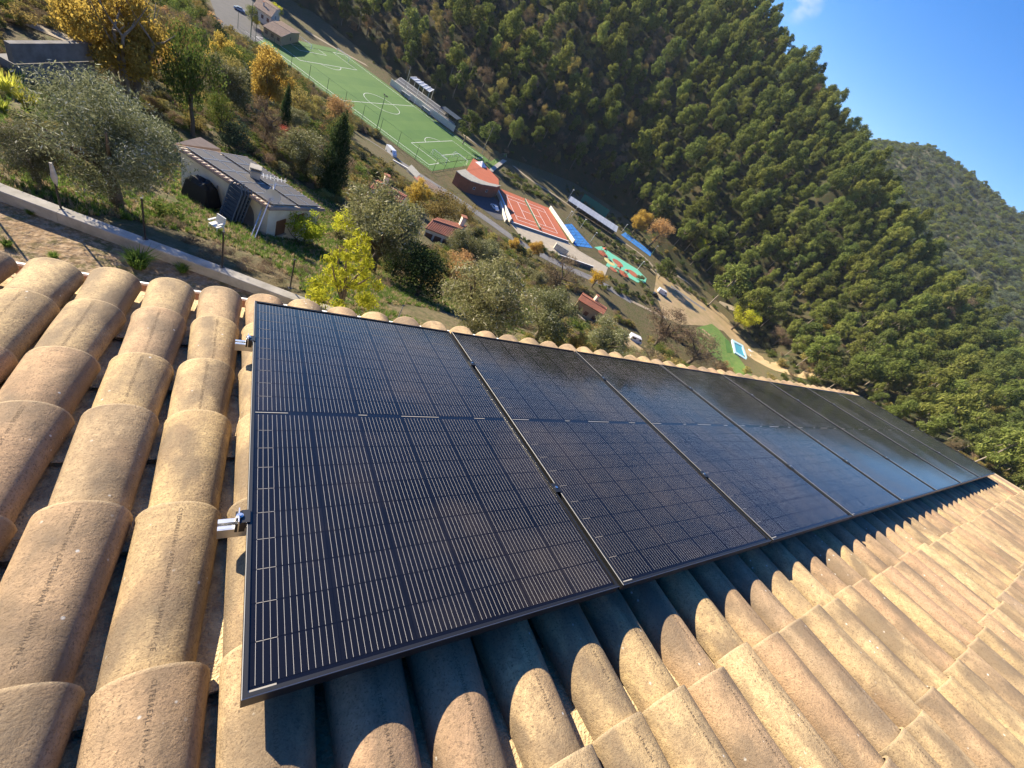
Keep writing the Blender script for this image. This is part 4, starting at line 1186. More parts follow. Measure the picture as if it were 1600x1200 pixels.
for i, (b, t_, lab) in enumerate(POSTS):
    P = plane(b[0], b[1], -8.40)
    best = min((np.hypot(*(np.array(proj((P[0], P[1], -8.40 + h))[:2]) - np.array(t_))), h) for h in np.arange(.7, 2.2, .02))
    h = best[1]
    o = thing("fence_post", lab, "fence post", (P[0], P[1], -8.40), .4, "fence posts along the garden wall")
    mb = MB(); mb.tube((0, 0, -.02), (0, 0, h), .024, n=8); mb.build("post", MT['blackmetal'] if i < 5 else MT['grey'], o)
    mb = MB(); mb.box((0, 0, .005), (.12, .12, .01)); mb.build("foot_plate", MT['blackmetal'], o)
    mb = MB(); mb.box((0, 0, h + .008), (.06, .06, .016)); mb.build("cap", MT['blackmetal'], o)
    if i == 1:
        mb = MB(); r = random.Random(3); n = 10
        V = []
        for k in range(6):
            f = k / 5; rr = (.035, .045, .05, .065, .05, .02)[k]
            for j in range(n):
                a = 6.283 * j / n; q = rr * (1 + .35 * math.sin(3 * a + k) * f); V.append((q * math.cos(a) + .02 * f, q * math.sin(a), h + .02 - .62 * f))
        mb.add(V, [(k * n + j, k * n + (j + 1) % n, (k + 1) * n + (j + 1) % n, (k + 1) * n + j) for k in range(5) for j in range(n)])
        c = mb.build("rag", MT['cloth'], None, True, label="pale rag tied round the top of the fence post at the left", cat="rag"); c.location = (P[0], P[1], -8.40)
GU = [spiky_unit(720 + k, FO['grass'], 260, .03, .7) for k in range(2)]
def tuft(px, py, wpx, lab, m=0, name="grass_clump", cat="grass", meshes=None, ratio=.5):
    P = at(px, py); z = proj(P)[2]; w = wpx * z / FPX * .8
    t = thing(name, lab, cat, (P[0], P[1], P[2] - .02), random.uniform(0, 6))
    c = link("blades", (meshes or GU)[m], t); c.scale = (w, w, w * ratio * 1.4)
    return t
tuft(216, 418, 72, "large bright green grass clump on the bare garden strip")
tuft(285, 425, 34, "small green grass clump right of the large one on the garden strip", 1)
tuft(12, 385, 30, "small green weed clump at the left edge of the garden strip", 1)
tuft(85, 403, 26, "low green weed clump close above the eave at the left", 0)
tuft(48, 335, 22, "thin green weed clump at the foot of the garden wall", 1)
AG = [spiky_unit(730 + k, FO['agave'], 70, .07, .35) for k in range(2)]
for k, (px, py, w) in enumerate([(15, 150, 62), (45, 172, 56), (5, 180, 48), (66, 176, 34), (30, 130, 34)]):
    tuft(px, py, w, ["yellow green strap leaved plant at the left edge below the paved terrace", "yellow green strap leaved plant nearest the large olive tree",
        "yellow green strap leaved plant lowest at the left edge", "small yellow green strap leaved plant beside the olive crown", "small yellow green strap leaved plant close to the paved terrace"][k], k % 2, "strap_leaf_plant", "plant", AG, .7)

# ------------------------------------------------------------------ terrace house with its own panels
hb = at(432, 377)
ZB = hb[2]; ZE = ZB + 1.62
rA, rB = Vector(plane(268, 224, ZE)), Vector(plane(422, 326, ZE))
rD, rC = Vector(plane(375, 238, ZE - 1.05)), Vector(plane(511, 329, ZE - 1.05))
U_ = (rB - rA).normalized(); Vd = (rC - rB); Vd -= U_ * Vd.dot(U_)      # across the roof
Lr = (rB - rA).length; Wd = Vd.length; Vn = Vd.normalized(); Nn = U_.cross(Vn)
if Nn.z < 0: Nn = -Nn
nh = thing("terrace_house", "cream single storey house with a low tiled roof carrying solar panels, beyond the garden wall", "house", (rB.x, rB.y, ZB))
HI = Matrix.Translation(-nh.location)
def nobj(mb, name, m, parent=nh, smooth=False):
    me = mb.mesh(name, m, smooth); me.transform(HI); return link(name, me, parent)
up = Vector((0, 0, 1))
ins = .22
Vh = Vector((Vn.x, Vn.y, 0)).normalized(); Wh = Vector((Vd.x, Vd.y, 0)).length
f0 = rA + U_ * ins + Vh * ins; f1 = rB - U_ * ins + Vh * ins; f2 = f1 + Vh * (Wh - 2 * ins); f3 = f0 + Vh * (Wh - 2 * ins)
mb = MB(); zb_ = ZB - 2.5
V = [(p.x, p.y, zb_) for p in (f0, f1, f2, f3)] + [(f0.x, f0.y, ZE - .06), (f1.x, f1.y, ZE - .06), (f2.x, f2.y, ZE - 1.0), (f3.x, f3.y, ZE - 1.0)]
mb.add(V, [(0, 1, 5, 4), (1, 2, 6, 5), (2, 3, 7, 6), (3, 0, 4, 7), (4, 5, 6, 7)]); nobj(mb, "wall", MT['stucco'])
rf = MB()
for i, _ in enumerate((0,)):
    P_ = [rA, rB, rB + Vd, rA + Vd]; rf.prism([p - Nn * .10 for p in P_], Nn * .06)
roof_ = nobj(rf, "roof", MT['rooftile2'])
nc = int(Lr / .22)
cm = MB(); ns = 6; V = []
for y in (0, 1):
    for k in range(ns + 1):
        a = math.pi * k / ns; p = U_ * (.075 * math.cos(a)) + Nn * (.06 * math.sin(a) - .035) + Vd * y; V.append(p)
cm.add(V, [(k, k + 1, ns + 2 + k, ns + 1 + k) for k in range(ns)] + [tuple(range(ns, -1, -1))])
colm = cm.mesh("tile_column", MT['rooftile2'], False)
for i in range(nc):
    o = link("tile_column", colm, roof_); p = rA + U_ * (i + .5) * (Lr / nc) - nh.location; o.location = p
# second small lit hip at the left end
mb = MB(); hp = [Vector(plane(272, 224, ZE - .1)), Vector(plane(313, 214, ZE - .3)), Vector(plane(345, 233, ZE - .6))]
mb.prism([p for p in hp], (0, 0, -.4)); nobj(mb, "roof", MT['rooftile2'])
# chimney
cb = Vector(plane(398, 283, ZE - .6))
mb = MB(); mb.box((cb.x, cb.y, ZE - .5), (.42, .42, .9)); ch = nobj(mb, "chimney", MT['whitewall'])
mb = MB(); mb.box((cb.x, cb.y, ZE - .02), (.52, .52, .06)); mb.box((cb.x - .2, cb.y, ZE + .06), (.07, .36, .1)); mb.box((cb.x + .2, cb.y, ZE + .06), (.07, .36, .1)); mb.box((cb.x, cb.y, ZE + .13), (.48, .48, .04)); nobj(mb, "chimney_cap", MT['concrete'], ch)
# arch, dark door, end wall openings
def on_front(px, py):
    """point of the front wall plane seen at a pixel"""
    r = ray(px, py); n = np.array(Vh); t = np.dot(np.array(f0) - CP, n) / np.dot(r, n); return Vector(CP + r * t)
ac = on_front(376, 335); mb = MB(); poly = []
for k in range(13):
    a = math.pi * k / 12; poly.append(Vector((ac.x, ac.y, 0)) + U_ * (.72 * math.cos(a)) + Vector((0, 0, ZB + .45 + .72 * math.sin(a))))
poly = [Vector((ac.x, ac.y, ZB - .6)) + U_ * .72] + poly + [Vector((ac.x, ac.y, ZB - .6)) - U_ * .72]
mb.prism([p - Vh * .02 for p in poly], Vh * .03); nobj(mb, "arched_opening", MT['greywall'])
for k, off in enumerate((.9, 2.2)):
    q = f1 + Vh * off; mb = MB()
    R3 = Matrix((Vh, -U_, up)).transposed()
    mb.box((q.x + U_.x * .01, q.y + U_.y * .01, ZB + .2), (.6, .06, .8), 0, R3); w_ = nobj(mb, "window", MT['shutter'])
    mb = MB(); mb.box((q.x + U_.x * .03, q.y + U_.y * .03, ZB - .24), (.75, .14, .06), 0, R3); nobj(mb, "sill", MT['concrete'], w_)
# its solar panels: two blocks of two rows
PNL = ["first row from the eave", "second row from the eave", "third row from the eave", "upper row below the far edge"]
for r_ in range(4):
    y0 = (.09, .285, .53, .725)[r_]
    npn = 5; span = Lr * .9 / npn
    for k in range(npn):
        c0 = rA + U_ * (Lr * .06 + k * span) + Vd * y0 + Nn * .10
        o = link("solar_panel", None, None, c0, None, "cabin roof panel, %s, %s" % (PNL[r_], ["first from its left end", "second from its left end", "in the middle of the row", "second from its right end", "at its right end"][k]), "solar panel", "solar panels on the terrace house roof")
        o.rotation_mode = 'QUATERNION'; o.rotation_quaternion = Matrix((U_, Vn, Nn)).transposed().to_quaternion()
        w_, h_ = span - .02, Wd * .19
        mb = MB(); mb.box((w_ / 2, h_ / 2, -.02), (w_, h_, .03)); mb.build("glass", MT['farpanel'], o)
        mb = MB()
        for q in (((w_ / 2, .012, -.016), (w_, .024, .044)), ((w_ / 2, h_ - .012, -.016), (w_, .024, .044)), ((.012, h_ / 2, -.016), (.024, h_ - .05, .044)), ((w_ - .012, h_ / 2, -.016), (.024, h_ - .05, .044))): mb.box(*q)
        mb.build("frame", MT['grey'], o)
# aerial with dish on the roof corner
ap = Vector(plane(424, 318, ZE - .1))
an = thing("television_aerial", "white dish and aerial mast on the near corner of the terrace house roof", "aerial", (ap.x, ap.y, ZE - .1))
mb = MB(); mb.tube((0, 0, -.1), (0, 0, 1.3), .02, n=6); mb.build("mast", MT['plastic'], an)
mb = MB(); mb.bar((-.5, 0, 1.2), (.5, .15, 1.2), .02, .02)
for k in range(7): mb.bar((-.42 + .14 * k, -.18 + .02 * k, 1.2), (-.42 + .14 * k, .22 + .02 * k, 1.2), .014, .014)
mb.build("yagi", MT['plastic'], an)
mb = MB(); n = 16; V = [(0, -.08, .45)]
for k in range(n):
    a = 6.283 * k / n; V.append((.34 * math.cos(a), -.15, .45 + .34 * math.sin(a)))
mb.add(V, [(0, 1 + k, 1 + (k + 1) % n) for k in range(n)]); mb.tube((0, -.08, .45), (0, 0, .45), .04, n=6); mb.tube((0, -.14, .15), (0, -.5, .42), .014, n=5); mb.tube((0, -.5, .38), (0, -.5, .48), .04, n=6)
mb.build("dish", MT['plastic'], an)
# ladder
lt = Vector(plane(427, 290, ZE + .35)); lb = Vector(at(394, 374))
ld = thing("ladder", "aluminium ladder leaning on the eave of the terrace house", "ladder", tuple(lb))
ax_ = (lt - lb).normalized(); sd = ax_.cross(Vh).normalized(); L_ = (lt - lb).length
for s_ in (-.2, .2):
    mb = MB(); mb.bar(sd * s_, sd * s_ + ax_ * L_, .035, .06); mb.build("stile", MT['rail'], ld)
for k in range(int(L_ / .3)):
    mb = MB(); mb.bar(sd * -.19 + ax_ * (.2 + .3 * k), sd * .19 + ax_ * (.2 + .3 * k), .035, .035); mb.build("rung", MT['rail'], ld)
# stack of blue sun loungers standing on end against the arch
B0 = on_front(374, 348); bb = Vector((B0.x, B0.y, 0)) - Vh * .85; bb.z = float(T(bb.x, bb.y)) - .02
ax_ = (Vh * .42 + up * 1.6 + U_ * .12).normalized(); L_ = 1.85; sx = U_ - ax_ * U_.dot(ax_); sx.normalize(); ny = sx.cross(ax_)
if ny.dot(Vector(CP) - bb) < 0: ny = -ny
rim_m = mat("grey_blue_frame", (.10, .13, .17), rough=.9, spec=.1)
for q_ in range(4):
    lo = thing("sun_lounger", ["front dark blue sun lounger of the stack standing on end by the arch", "second dark blue sun lounger from the front of the stack by the arch", "third dark blue sun lounger from the front of the stack by the arch", "rearmost dark blue sun lounger of the stack, against the arch"][q_], "sun lounger", tuple(bb + U_ * .07 * q_ - ny * .11 * q_), 0, "sun loungers stacked on end by the arch")
    wl = L_ * .17
    for s_ in (-1, 1):
        mb = MB(); pts_ = [sx * (s_ * wl * .8), sx * (s_ * wl) + ax_ * (L_ * .12), sx * (s_ * wl) + ax_ * (L_ * .85), sx * (s_ * wl * .6) + ax_ * L_]
        mb.path(pts_, [.03] * 4, 6); mb.build("frame", rim_m, lo)
    for k in range(9):
        f = .05 + .105 * k; mb = MB(); mb.bar(ax_ * (L_ * f) - sx * wl * .97, ax_ * (L_ * f) + sx * wl * .97, .085 * L_, .03, 0, ny); mb.build("slat", MT['hull'], lo)
    for f in (.12, .8):
        for s_ in (-1, 1):
            mb = MB(); mb.bar(sx * (s_ * wl * .9) + ax_ * (L_ * f), sx * (s_ * wl * .9) + ax_ * (L_ * f) - ny * .10, .05, .05); mb.build("leg", MT['hull'], lo)
# white chair, black bin bags, poles along the wall
cp_ = Vector(at(338, 362))
chr_ = thing("garden_chair", "white plastic garden chair on the grass in front of the terrace house", "chair", tuple(cp_), math.atan2(U_.y, U_.x))
S_ = .72
mb = MB(); mb.box((0, 0, .44 * S_), (.52 * S_, .5 * S_, .05)); mb.build("seat", MT['plastic'], chr_)
mb = MB(); mb.box((0, .27 * S_, .68 * S_), (.52 * S_, .05, .46 * S_), 0, Matrix.Rotation(-.2, 3, 'X')); mb.build("backrest", MT['plastic'], chr_)
for x in (-1, 1):
    mb = MB(); mb.box((x * .28 * S_, 0, .63 * S_), (.06, .5 * S_, .04)); mb.build("armrest", MT['plastic'], chr_)
    for y in (-1, 1):
        mb = MB(); mb.bar((x * .23 * S_, y * .2 * S_, .43 * S_), (x * .27 * S_, y * .24 * S_, 0), .05, .05); mb.build("leg", MT['plastic'], chr_)
tp = on_front(328, 322)
tb = thing("covered_stack", "black tarpaulin covered stack against the terrace house wall", "tarpaulin", (tp.x - Vh.x * .45, tp.y - Vh.y * .45, ZB - .0), math.atan2(U_.y, U_.x))
mb = MB(); r = random.Random(4); n = 9; V = []
for i in range(n):
    for j in range(n):
        x, y = -1 + 2 * i / (n - 1), -1 + 2 * j / (n - 1); e = max(abs(x), abs(y)); z = 1.05 * (1 - e ** 6) + r.uniform(-.07, .07) if e < 1 else 0
        V.append((x * .7, y * .4, z))
mb.add(V, [(i * n + j, (i + 1) * n + j, (i + 1) * n + j + 1, i * n + j + 1) for i in range(n - 1) for j in range(n - 1)]); mb.build("tarpaulin", MT['black'], tb)
for k, (b, t_) in enumerate([((303, 310), (311, 286)), ((307, 312), (313, 290)), ((312, 311), (316, 293)), ((339, 335), (341, 290))]):
    B = on_front(*b) - Vh * .35; Tt = on_front(*t_) - Vh * .03
    o = thing("garden_pole", ["leftmost thin pole leaning on the terrace house wall", "second thin pole leaning on the left part of the terrace house wall", "third thin pole, nearest the black stack, leaning on the house wall", "tall pale pole leaning right of the black stack"][k], "pole", tuple(B))
    mb = MB(); mb.tube((0, 0, -.3), tuple(Tt - B), .03, n=6); mb.build("shaft", MT['wood'] if k < 3 else MT['grey'], o)
# heap of cut branches on the grass
for k, (px, py, w) in enumerate([(362, 396, 40), (390, 412, 46), (340, 384, 34), (300, 372, 40), (420, 415, 44), (445, 436, 40), (330, 396, 44), (470, 420, 34)]):
    plant_px('shrub_brown', px, py, w, .42, "brushwood_heap", ["heap of dry cut branches below the stacked sun loungers", "heap of dry cut branches nearest the garden wall", "small heap of dry branches left of the stacked sun loungers", "heap of reddish dry leaves and branches below the black stack", "heap of brushwood right of the fence post before the loungers", "heap of brushwood just left of the fourth fence post", "heap of brushwood behind the wall left of the lounger stack", "small heap of brushwood right of the cabin corner"][k], "brushwood", None, None)

# ------------------------------------------------------------------ grey retaining building and paths at the top left
base = at(146, 128); ztop = base[2] + 3.6
w0 = Vector(plane(143, 66, ztop)); w1 = Vector(plane(14, 66, ztop)); dU = (w1 - w0).normalized(); dV = Vector((-dU.y, dU.x, 0))
if dV.dot(Vector((w0.x, w0.y, 0)) - Vector((CP[0], CP[1], 0))) < 0: dV = -dV
gb = thing("retaining_building", "weathered grey concrete retaining wall building at the top left", "outbuilding", (w0.x, w0.y, base[2]))
GI = Matrix.Translation(-gb.location)
def gobj(mb, name, m):
    me = mb.mesh(name, m); me.transform(GI); return link(name, me, gb)
Lw = (w1 - w0).length
w0g = Vector((w0.x, w0.y, 0)); 
mb = MB(); mb.prism([w0g + Vector((0, 0, base[2] - 2)), w0g + dU * Lw + Vector((0, 0, base[2] - 2)), w0g + dU * Lw + dV * 1.0 + Vector((0, 0, base[2] - 2)), w0g + dV * 1.0 + Vector((0, 0, base[2] - 2))], (0, 0, ztop - base[2] + .9)); gobj(mb, "wall", MT['greywall'])
mb = MB(); q0 = w0g - dV * .12 - dU * .1; mb.prism([q0 + Vector((0, 0, ztop - 1.0)), q0 + dU * (Lw + .2) + Vector((0, 0, ztop - 1.0)), q0 + dU * (Lw + .2) + dV * .3 + Vector((0, 0, ztop - 1.0)), q0 + dV * .3 + Vector((0, 0, ztop - 1.0))], (0, 0, 1.0)); gobj(mb, "parapet", MT['greywall'])
for k in range(3):
    q = w0g + dU * (1.2 + 1.6 * k) - dV * .02; mb = MB(); mb.box((q.x, q.y, base[2] + 1.3), (.5, .5, .35), 0, Matrix((dU, dV, up)).transposed()); gobj(mb, "vent", MT['black'])
ribbon("hillside_path", [at(-60, -20), at(0, 22), at(40, 48), at(85, 66), at(130, 72)], 2.2, MT['path'], .04)
ribbon("paved_terrace", [at(-30, 92), at(10, 110), at(45, 130), at(75, 152)], 2.4, MT['asphalt'], .05)
pp_ = at(45, 112)
o = thing("flower_pot", "round clay flower pot at the edge of the paved terrace", "pot", tuple(pp_))
mb = MB(); mb.tube((0, 0, 0), (0, 0, .5), .24, .36, 14); mb.tube((0, 0, .5), (0, 0, .58), .40, .40, 14); mb.build("pot", MT['potclay'], o)
plant_px('red', 101, 116, 20, .8, "red_shrub", "small orange red shrub in front of the grey outbuilding", "bush", None, None)

# ------------------------------------------------------------------ football pitch
Z0 = ZF
def strip(mb, pts, w, z):
    P = [Vector((p[0], p[1], z)) for p in pts]
    for a, b in zip(P[:-1], P[1:]):
        d = (b - a); 
        if d.length < 1e-6: continue
        d.normalize(); n = Vector((-d.y, d.x, 0)) * w / 2; e = d * w * .3
        mb.add([a - n - e, b - n + e, b + n + e, a + n - e], [(0, 1, 2, 3)])
s0, s1, t0, t1 = 167.4, 220.8, -172.5, -82.5
mb = MB(); nst = 14
for i in range(nst):
    a, b = t0 - 5 + (t1 - t0 + 9) * i / nst, t0 - 5 + (t1 - t0 + 9) * (i + 1) / nst
    mb.add([ST(s0 - 4, a, Z0 + .05), ST(s1 + 3, a, Z0 + .05), ST(s1 + 3, b, Z0 + .05), ST(s0 - 4, b, Z0 + .05)], [(0, 1, 2, 3)], i % 2)
tf2 = mat("artificial_turf_light", (.062, .150, .025), (.080, .170, .032), .12, .9)
pitch = mb.build("football_pitch", [MT['turf'], tf2]); pitch['kind'] = 'structure'
mb = MB(); W_ = .21; zl = Z0 + .08
sc_, tc_ = (s0 + s1) / 2, (t0 + t1) / 2
def rect(a, b, c, d): strip(mb, [ST(a, c), ST(b, c), ST(b, d), ST(a, d), ST(a, c)], W_, zl)
rect(s0, s1, t0, t1); strip(mb, [ST(s0, tc_), ST(s1, tc_)], W_, zl)
strip(mb, [ST(sc_ + 8.3 * math.cos(a), tc_ + 8.3 * math.sin(a)) for a in np.linspace(0, 6.2832, 41)], W_, zl)
for te, sg in ((t0, 1), (t1, -1)):
    rect(sc_ - 18.5, sc_ + 18.5, te, te + sg * 15); rect(sc_ - 8.4, sc_ + 8.4, te, te + sg * 5)
    strip(mb, [ST(sc_ + 8.3 * math.cos(a), te + sg * (10 + 8.3 * math.sin(a))) for a in np.linspace(.65, 2.49, 17)], W_, zl)
strip(mb, [ST(s0 - 2.4, t0 - 3), ST(s0 - 2.4, t1 + 3)], .25, zl)
mb.build("pitch_marking", MT['white'], pitch)
def goal(s, t, sg, lab):
    o = thing("football_goal", lab, "goal", tuple(ST(s, t, Z0)), math.atan2(-S1, S2) if False else -math.radians(45) if sg < 0 else math.radians(135))
    mb = MB(); w = 3.66
    mb.tube((-w, 0, 0), (-w, 0, 2.44), .09, n=6); mb.tube((w, 0, 0), (w, 0, 2.44), .09, n=6); mb.tube((-w, 0, 2.44), (w, 0, 2.44), .09, n=6); mb.build("goal_frame", MT['white'], o)
    mb = MB()
    for x in (-w, w):
        mb.tube((x, 0, 2.4), (x, .9, 2.3), .03, n=4); mb.tube((x, .9, 2.3), (x, 2, 0), .03, n=4); mb.tube((x, 0, .02), (x, 2, .02), .03, n=4)
    for k in range(13):
        x = -w + 2 * w * k / 12; mb.tube((x, .9, 2.3), (x, 2, .02), .012, n=3)
    for k in range(5):
        f = k / 4; mb.tube((-w, .9 + 1.1 * f, 2.3 * (1 - f) + .02), (w, .9 + 1.1 * f, 2.3 * (1 - f) + .02), .012, n=3)
    mb.build("net", MT['white'], o)
goal(sc_, t1 + .3, 1, "white football goal at the right end of the pitch near the red club house")
goal(sc_, t0 - .3, -1, "white football goal at the far left end of the pitch in the tree shade")
goal(s0 + 12, t1 - 2.5, 1, "small white training goal on the pitch left of the right hand goal")
goal(s1 - 6, t0 + 4, -1, "white training goal parked at the far corner of the pitch")
# ball nets: tall posts along the near touchline and the right end
def post_line(pts, n, h, lab, wires=True):
    P0 = np.array(pts[0]); P1 = np.array(pts[1])
    o = thing("ball_fence", lab, "fence", (*((P0 + P1) / 2)[:2], Z0)); mid = Vector(((P0 + P1) / 2)[:2].tolist() + [Z0])
    for k in range(n):
        p = Vector((*(P0 + (P1 - P0) * k / (n - 1))[:2], Z0)) - mid
        mb = MB(); mb.tube(p, p + Vector((0, 0, h)), .09, .07, 6); mb.build("post", MT['greenmetal'], o)
    a = Vector((*P0[:2], Z0)) - mid; b = Vector((*P1[:2], Z0)) - mid
    mb = MB()
    for z in ((.05, 1.1, h) if wires else (h,)): mb.bar(a + Vector((0, 0, z)), b + Vector((0, 0, z)), .05, .05)
    mb.build("wire", MT['greenmetal'], o)
post_line((ST(s0 - 5, t0 - 4), ST(s0 - 5, t1 + 5)), 12, 6.0, "green ball fence of tall posts along the near touchline")
post_line((ST(s0 - 5, t1 + 5), ST(s1 + 4, t1 + 5)), 8, 6.0, "green ball fence of tall posts behind the right hand goal")
for k, (s, t, lab) in enumerate([(s0 - 4.5, tc_ + 21, "floodlight mast at the near touchline right of the centre circle"), (s0 - 4.5, t0 + 2, "floodlight mast at the near left corner of the pitch"), (s1 + 4, t1 - 3, "floodlight mast at the far touchline beside the right end"), (s1 + 4, tc_ - 10, "floodlight mast behind the far touchline left of the grandstand")]):
    o = thing("floodlight_mast", lab, "floodlight", tuple(ST(s, t, Z0)), math.radians(-45 if k < 2 else 135), "floodlight masts round the pitch")
    mb = MB(); mb.tube((0, 0, 0), (0, 0, 13.5), .16, .09, 8); mb.build("mast", MT['greenmetal'] if k < 2 else MT['grey'], o)
    mb = MB(); mb.bar((-.8, 0, 13.4), (.8, 0, 13.4), .1, .1); mb.build("crossbar", MT['grey'], o)
    for x in (-.6, .6):
        mb = MB(); mb.box((x, .2, 13.5), (.6, .25, .5), 0, Matrix.Rotation(.6, 3, 'X')); mb.build("lamp", MT['blackmetal'], o)
# grandstand behind the far touchline
ga, gbb = F(602, 128, Z0 + 1), F(703, 203, Z0 + 1)
ta, tb_ = S2 * ga[0] - S1 * ga[1], S2 * gbb[0] - S1 * gbb[1]
ta, tb_ = min(ta, tb_), max(ta, tb_)
gs = thing("grandstand", "concrete grandstand with pale tiers along the far touchline of the pitch", "grandstand", tuple(ST(s1 + 8, (ta + tb_) / 2, Z0)))
def sobj(mb, name, m, parent=gs, root=gs):
    me = mb.mesh(name, m); me.transform(Matrix.Translation(-root.location)); return link(name, me, parent)
def sbox(mb, sa, sb, a, b, za, zb): mb.prism([ST(sa, a, za), ST(sb, a, za), ST(sb, b, za), ST(sa, b, za)], (0, 0, zb - za))
gs0 = s1 + 5.5
mb = MB(); sbox(mb, gs0, gs0 + .4, ta, tb_, Z0 - .5, Z0 + 3.0); sobj(mb, "front_wall", MT['stucco'])
for k in range(5):
    mb = MB(); sbox(mb, gs0 + .5 + k * 1.1, gs0 + 1.6 + k * 1.1, ta + 1, tb_ - (9 if k > 1 else 2), Z0 - .5, Z0 + 2.6 + .5 * k); sobj(mb, "tier", MT['concrete'])
    mb = MB(); sbox(mb, gs0 + 1.15 + k * 1.1, gs0 + 1.55 + k * 1.1, ta + 1.5, tb_ - (9.5 if k > 1 else 3), Z0 + 2.62 + .5 * k, Z0 + 2.85 + .5 * k); sobj(mb, "bench", MT['plastic'] if k % 2 == 0 else MT['grey'])
mb = MB(); mb.prism([ST(gs0 + 1, tb_ - 12, Z0 + 5.6), ST(gs0 + 6, tb_ - 12, Z0 + 6.2), ST(gs0 + 6, tb_ - 1, Z0 + 6.2), ST(gs0 + 1, tb_ - 1, Z0 + 5.6)], (0, 0, .15)); sobj(mb, "shelter_roof", MT['hull'])
for t in (tb_ - 11.8, tb_ - 6.5, tb_ - 1.2):
    for s in (gs0 + 1.2, gs0 + 5.8):
        mb = MB(); p = Vector(ST(s, t, Z0)); mb.tube(p, p + Vector((0, 0, 5.7)), .07, n=5); sobj(mb, "column", MT['greenmetal'])
ribbon("stand_path", [F(480, 30, Z0 + 5), F(540, 66, Z0 + 5), F(610, 104, Z0 + 5), F(660, 142, Z0 + 5), F(708, 180, Z0 + 5), F(760, 225, Z0 + 3), F(790, 248, Z0)], 2.4, MT['path'], .08)
cn = thing("canopy", "pale framed canopy roof on posts behind the grandstand", "canopy", tuple(F(660, 145, Z0 + 5)))
cc = [Vector(plane(641, 121, Z0 + 9.5)), Vector(plane(651, 121, Z0 + 9.9)), Vector(plane(678, 140, Z0 + 9.9)), Vector(plane(671, 144, Z0 + 9.5))]
mb = MB(); mb.prism(cc, (0, 0, -.12)); sobj(mb, "roof_sheet", MT['glassroof'], cn, cn)
for k in range(6):
    f = k / 5; a = cc[0].lerp(cc[3], f); b = cc[1].lerp(cc[2], f); mb = MB(); mb.bar(a + Vector((0, 0, .12)), b + Vector((0, 0, .12)), .3, .2); sobj(mb, "rafter", MT['white'], cn, cn)
for f in (0, .5, 1):
    for e in (cc[0].lerp(cc[3], f), cc[1].lerp(cc[2], f)):
        mb = MB(); mb.tube(e + Vector((0, 0, -.1)), (e.x, e.y, float(T(e.x, e.y)) - .3), .08, n=5); sobj(mb, "post", MT['white'], cn, cn)
for k, (px, py) in enumerate([(624, 151), (661, 175)]):
    p = F(px, py); o = thing("dugout", ["players' dugout with clear roof left of the halfway line", "players' dugout with clear roof right of the halfway line"][k], "dugout", tuple(ST(s1 + 3.6, S2 * p[0] - S1 * p[1], Z0)), math.radians(-45 + 180))
    mb = MB(); mb.box((0, -.7, .9), (5, .1, 1.8)); mb.build("back_panel", MT['glassroof'], o)
    mb = MB(); mb.box((0, 0, 1.95), (5, 1.6, .1), 0, Matrix.Rotation(.15, 3, 'X')); mb.build("roof", MT['plastic'], o)
    for x in (-1, 1):
        mb = MB(); mb.box((x * 2.45, 0, .9), (.08, 1.4, 1.75)); mb.build("side_panel", MT['glassroof'], o)
    mb = MB(); mb.box((0, -.3, .42), (4.6, .4, .08)); mb.build("bench", MT['plastic'], o)

# ------------------------------------------------------------------ roads, paths, courts
def FL(pts, z=ZF): return [F(x, y, z)[:2] for x, y in pts]
drape("car_park", FL([(325, -10), (395, -10), (405, 40), (412, 62), (385, 72), (350, 60)]), MT['darkasphalt'], .06, sub=8)
ribbon("valley_road", FL([(300, 60), (345, 85), (440, 150), (500, 185), (548, 208), (580, 227), (615, 250), (655, 276), (695, 300), (735, 326), (770, 350), (805, 376), (845, 398), (885, 418), (935, 440), (985, 470)]), 5.0, MT['asphalt'], .07)
drape("club_yard", FL([(722, 296), (768, 305), (782, 318), (796, 346), (775, 343), (745, 320)]), MT['darkasphalt'], .09, sub=8)
drape("playground_paving", FL([(797, 349), (890, 380), (905, 392), (950, 418), (945, 432), (925, 421), (885, 405), (850, 388), (815, 372)]), MT['pave'], .08, sub=8)
drape("turf_bank", FL([(752, 262), (775, 247), (790, 246), (760, 272)]), MT['lawn'], .06, sub=8)
ribbon("footbridge_ramp", FL([(762, 272), (775, 261), (790, 250)]), 2.2, MT['concrete'], .5)
ribbon("wood_path", FL([(785, 246), (800, 257), (815, 270), (832, 284), (860, 300), (885, 318), (925, 346), (965, 372), (1008, 402), (1022, 418), (1030, 432)]), 2.0, MT['path'], .07)
ribbon("lower_path", FL([(955, 378), (985, 398), (1012, 415), (1025, 428)]), 1.6, MT['path'], .075)
lot = [(1026, 428), (1055, 445), (1100, 470), (1140, 498), (1147, 512), (1172, 548), (1215, 592), (1240, 620), (1228, 620), (1195, 590), (1155, 545), (1130, 517), (1100, 509), (1060, 507), (1036, 494), (1030, 474), (1022, 455)]
drape("dirt_lot", FL(lot), MT['lot'], .06, sub=8)
ribbon("lot_track", FL([(1040, 497), (1010, 482), (985, 470)]), 2.2, MT['path'], .085)
ribbon("upper_lot_path", FL([(1040, 420), (1065, 435), (1095, 455), (1125, 478), (1143, 492)]), 2.6, MT['path'], .09)
ribbon("asphalt_strip", FL([(1048, 447), (1070, 463), (1095, 480), (1102, 484)]), 3.0, MT['asphalt'], .10)
drape("lawn", FL([(1088, 512), (1112, 506), (1122, 514), (1140, 536), (1160, 572), (1172, 600), (1150, 590), (1110, 552), (1088, 530)]), MT['lawn'], .10, sub=6)
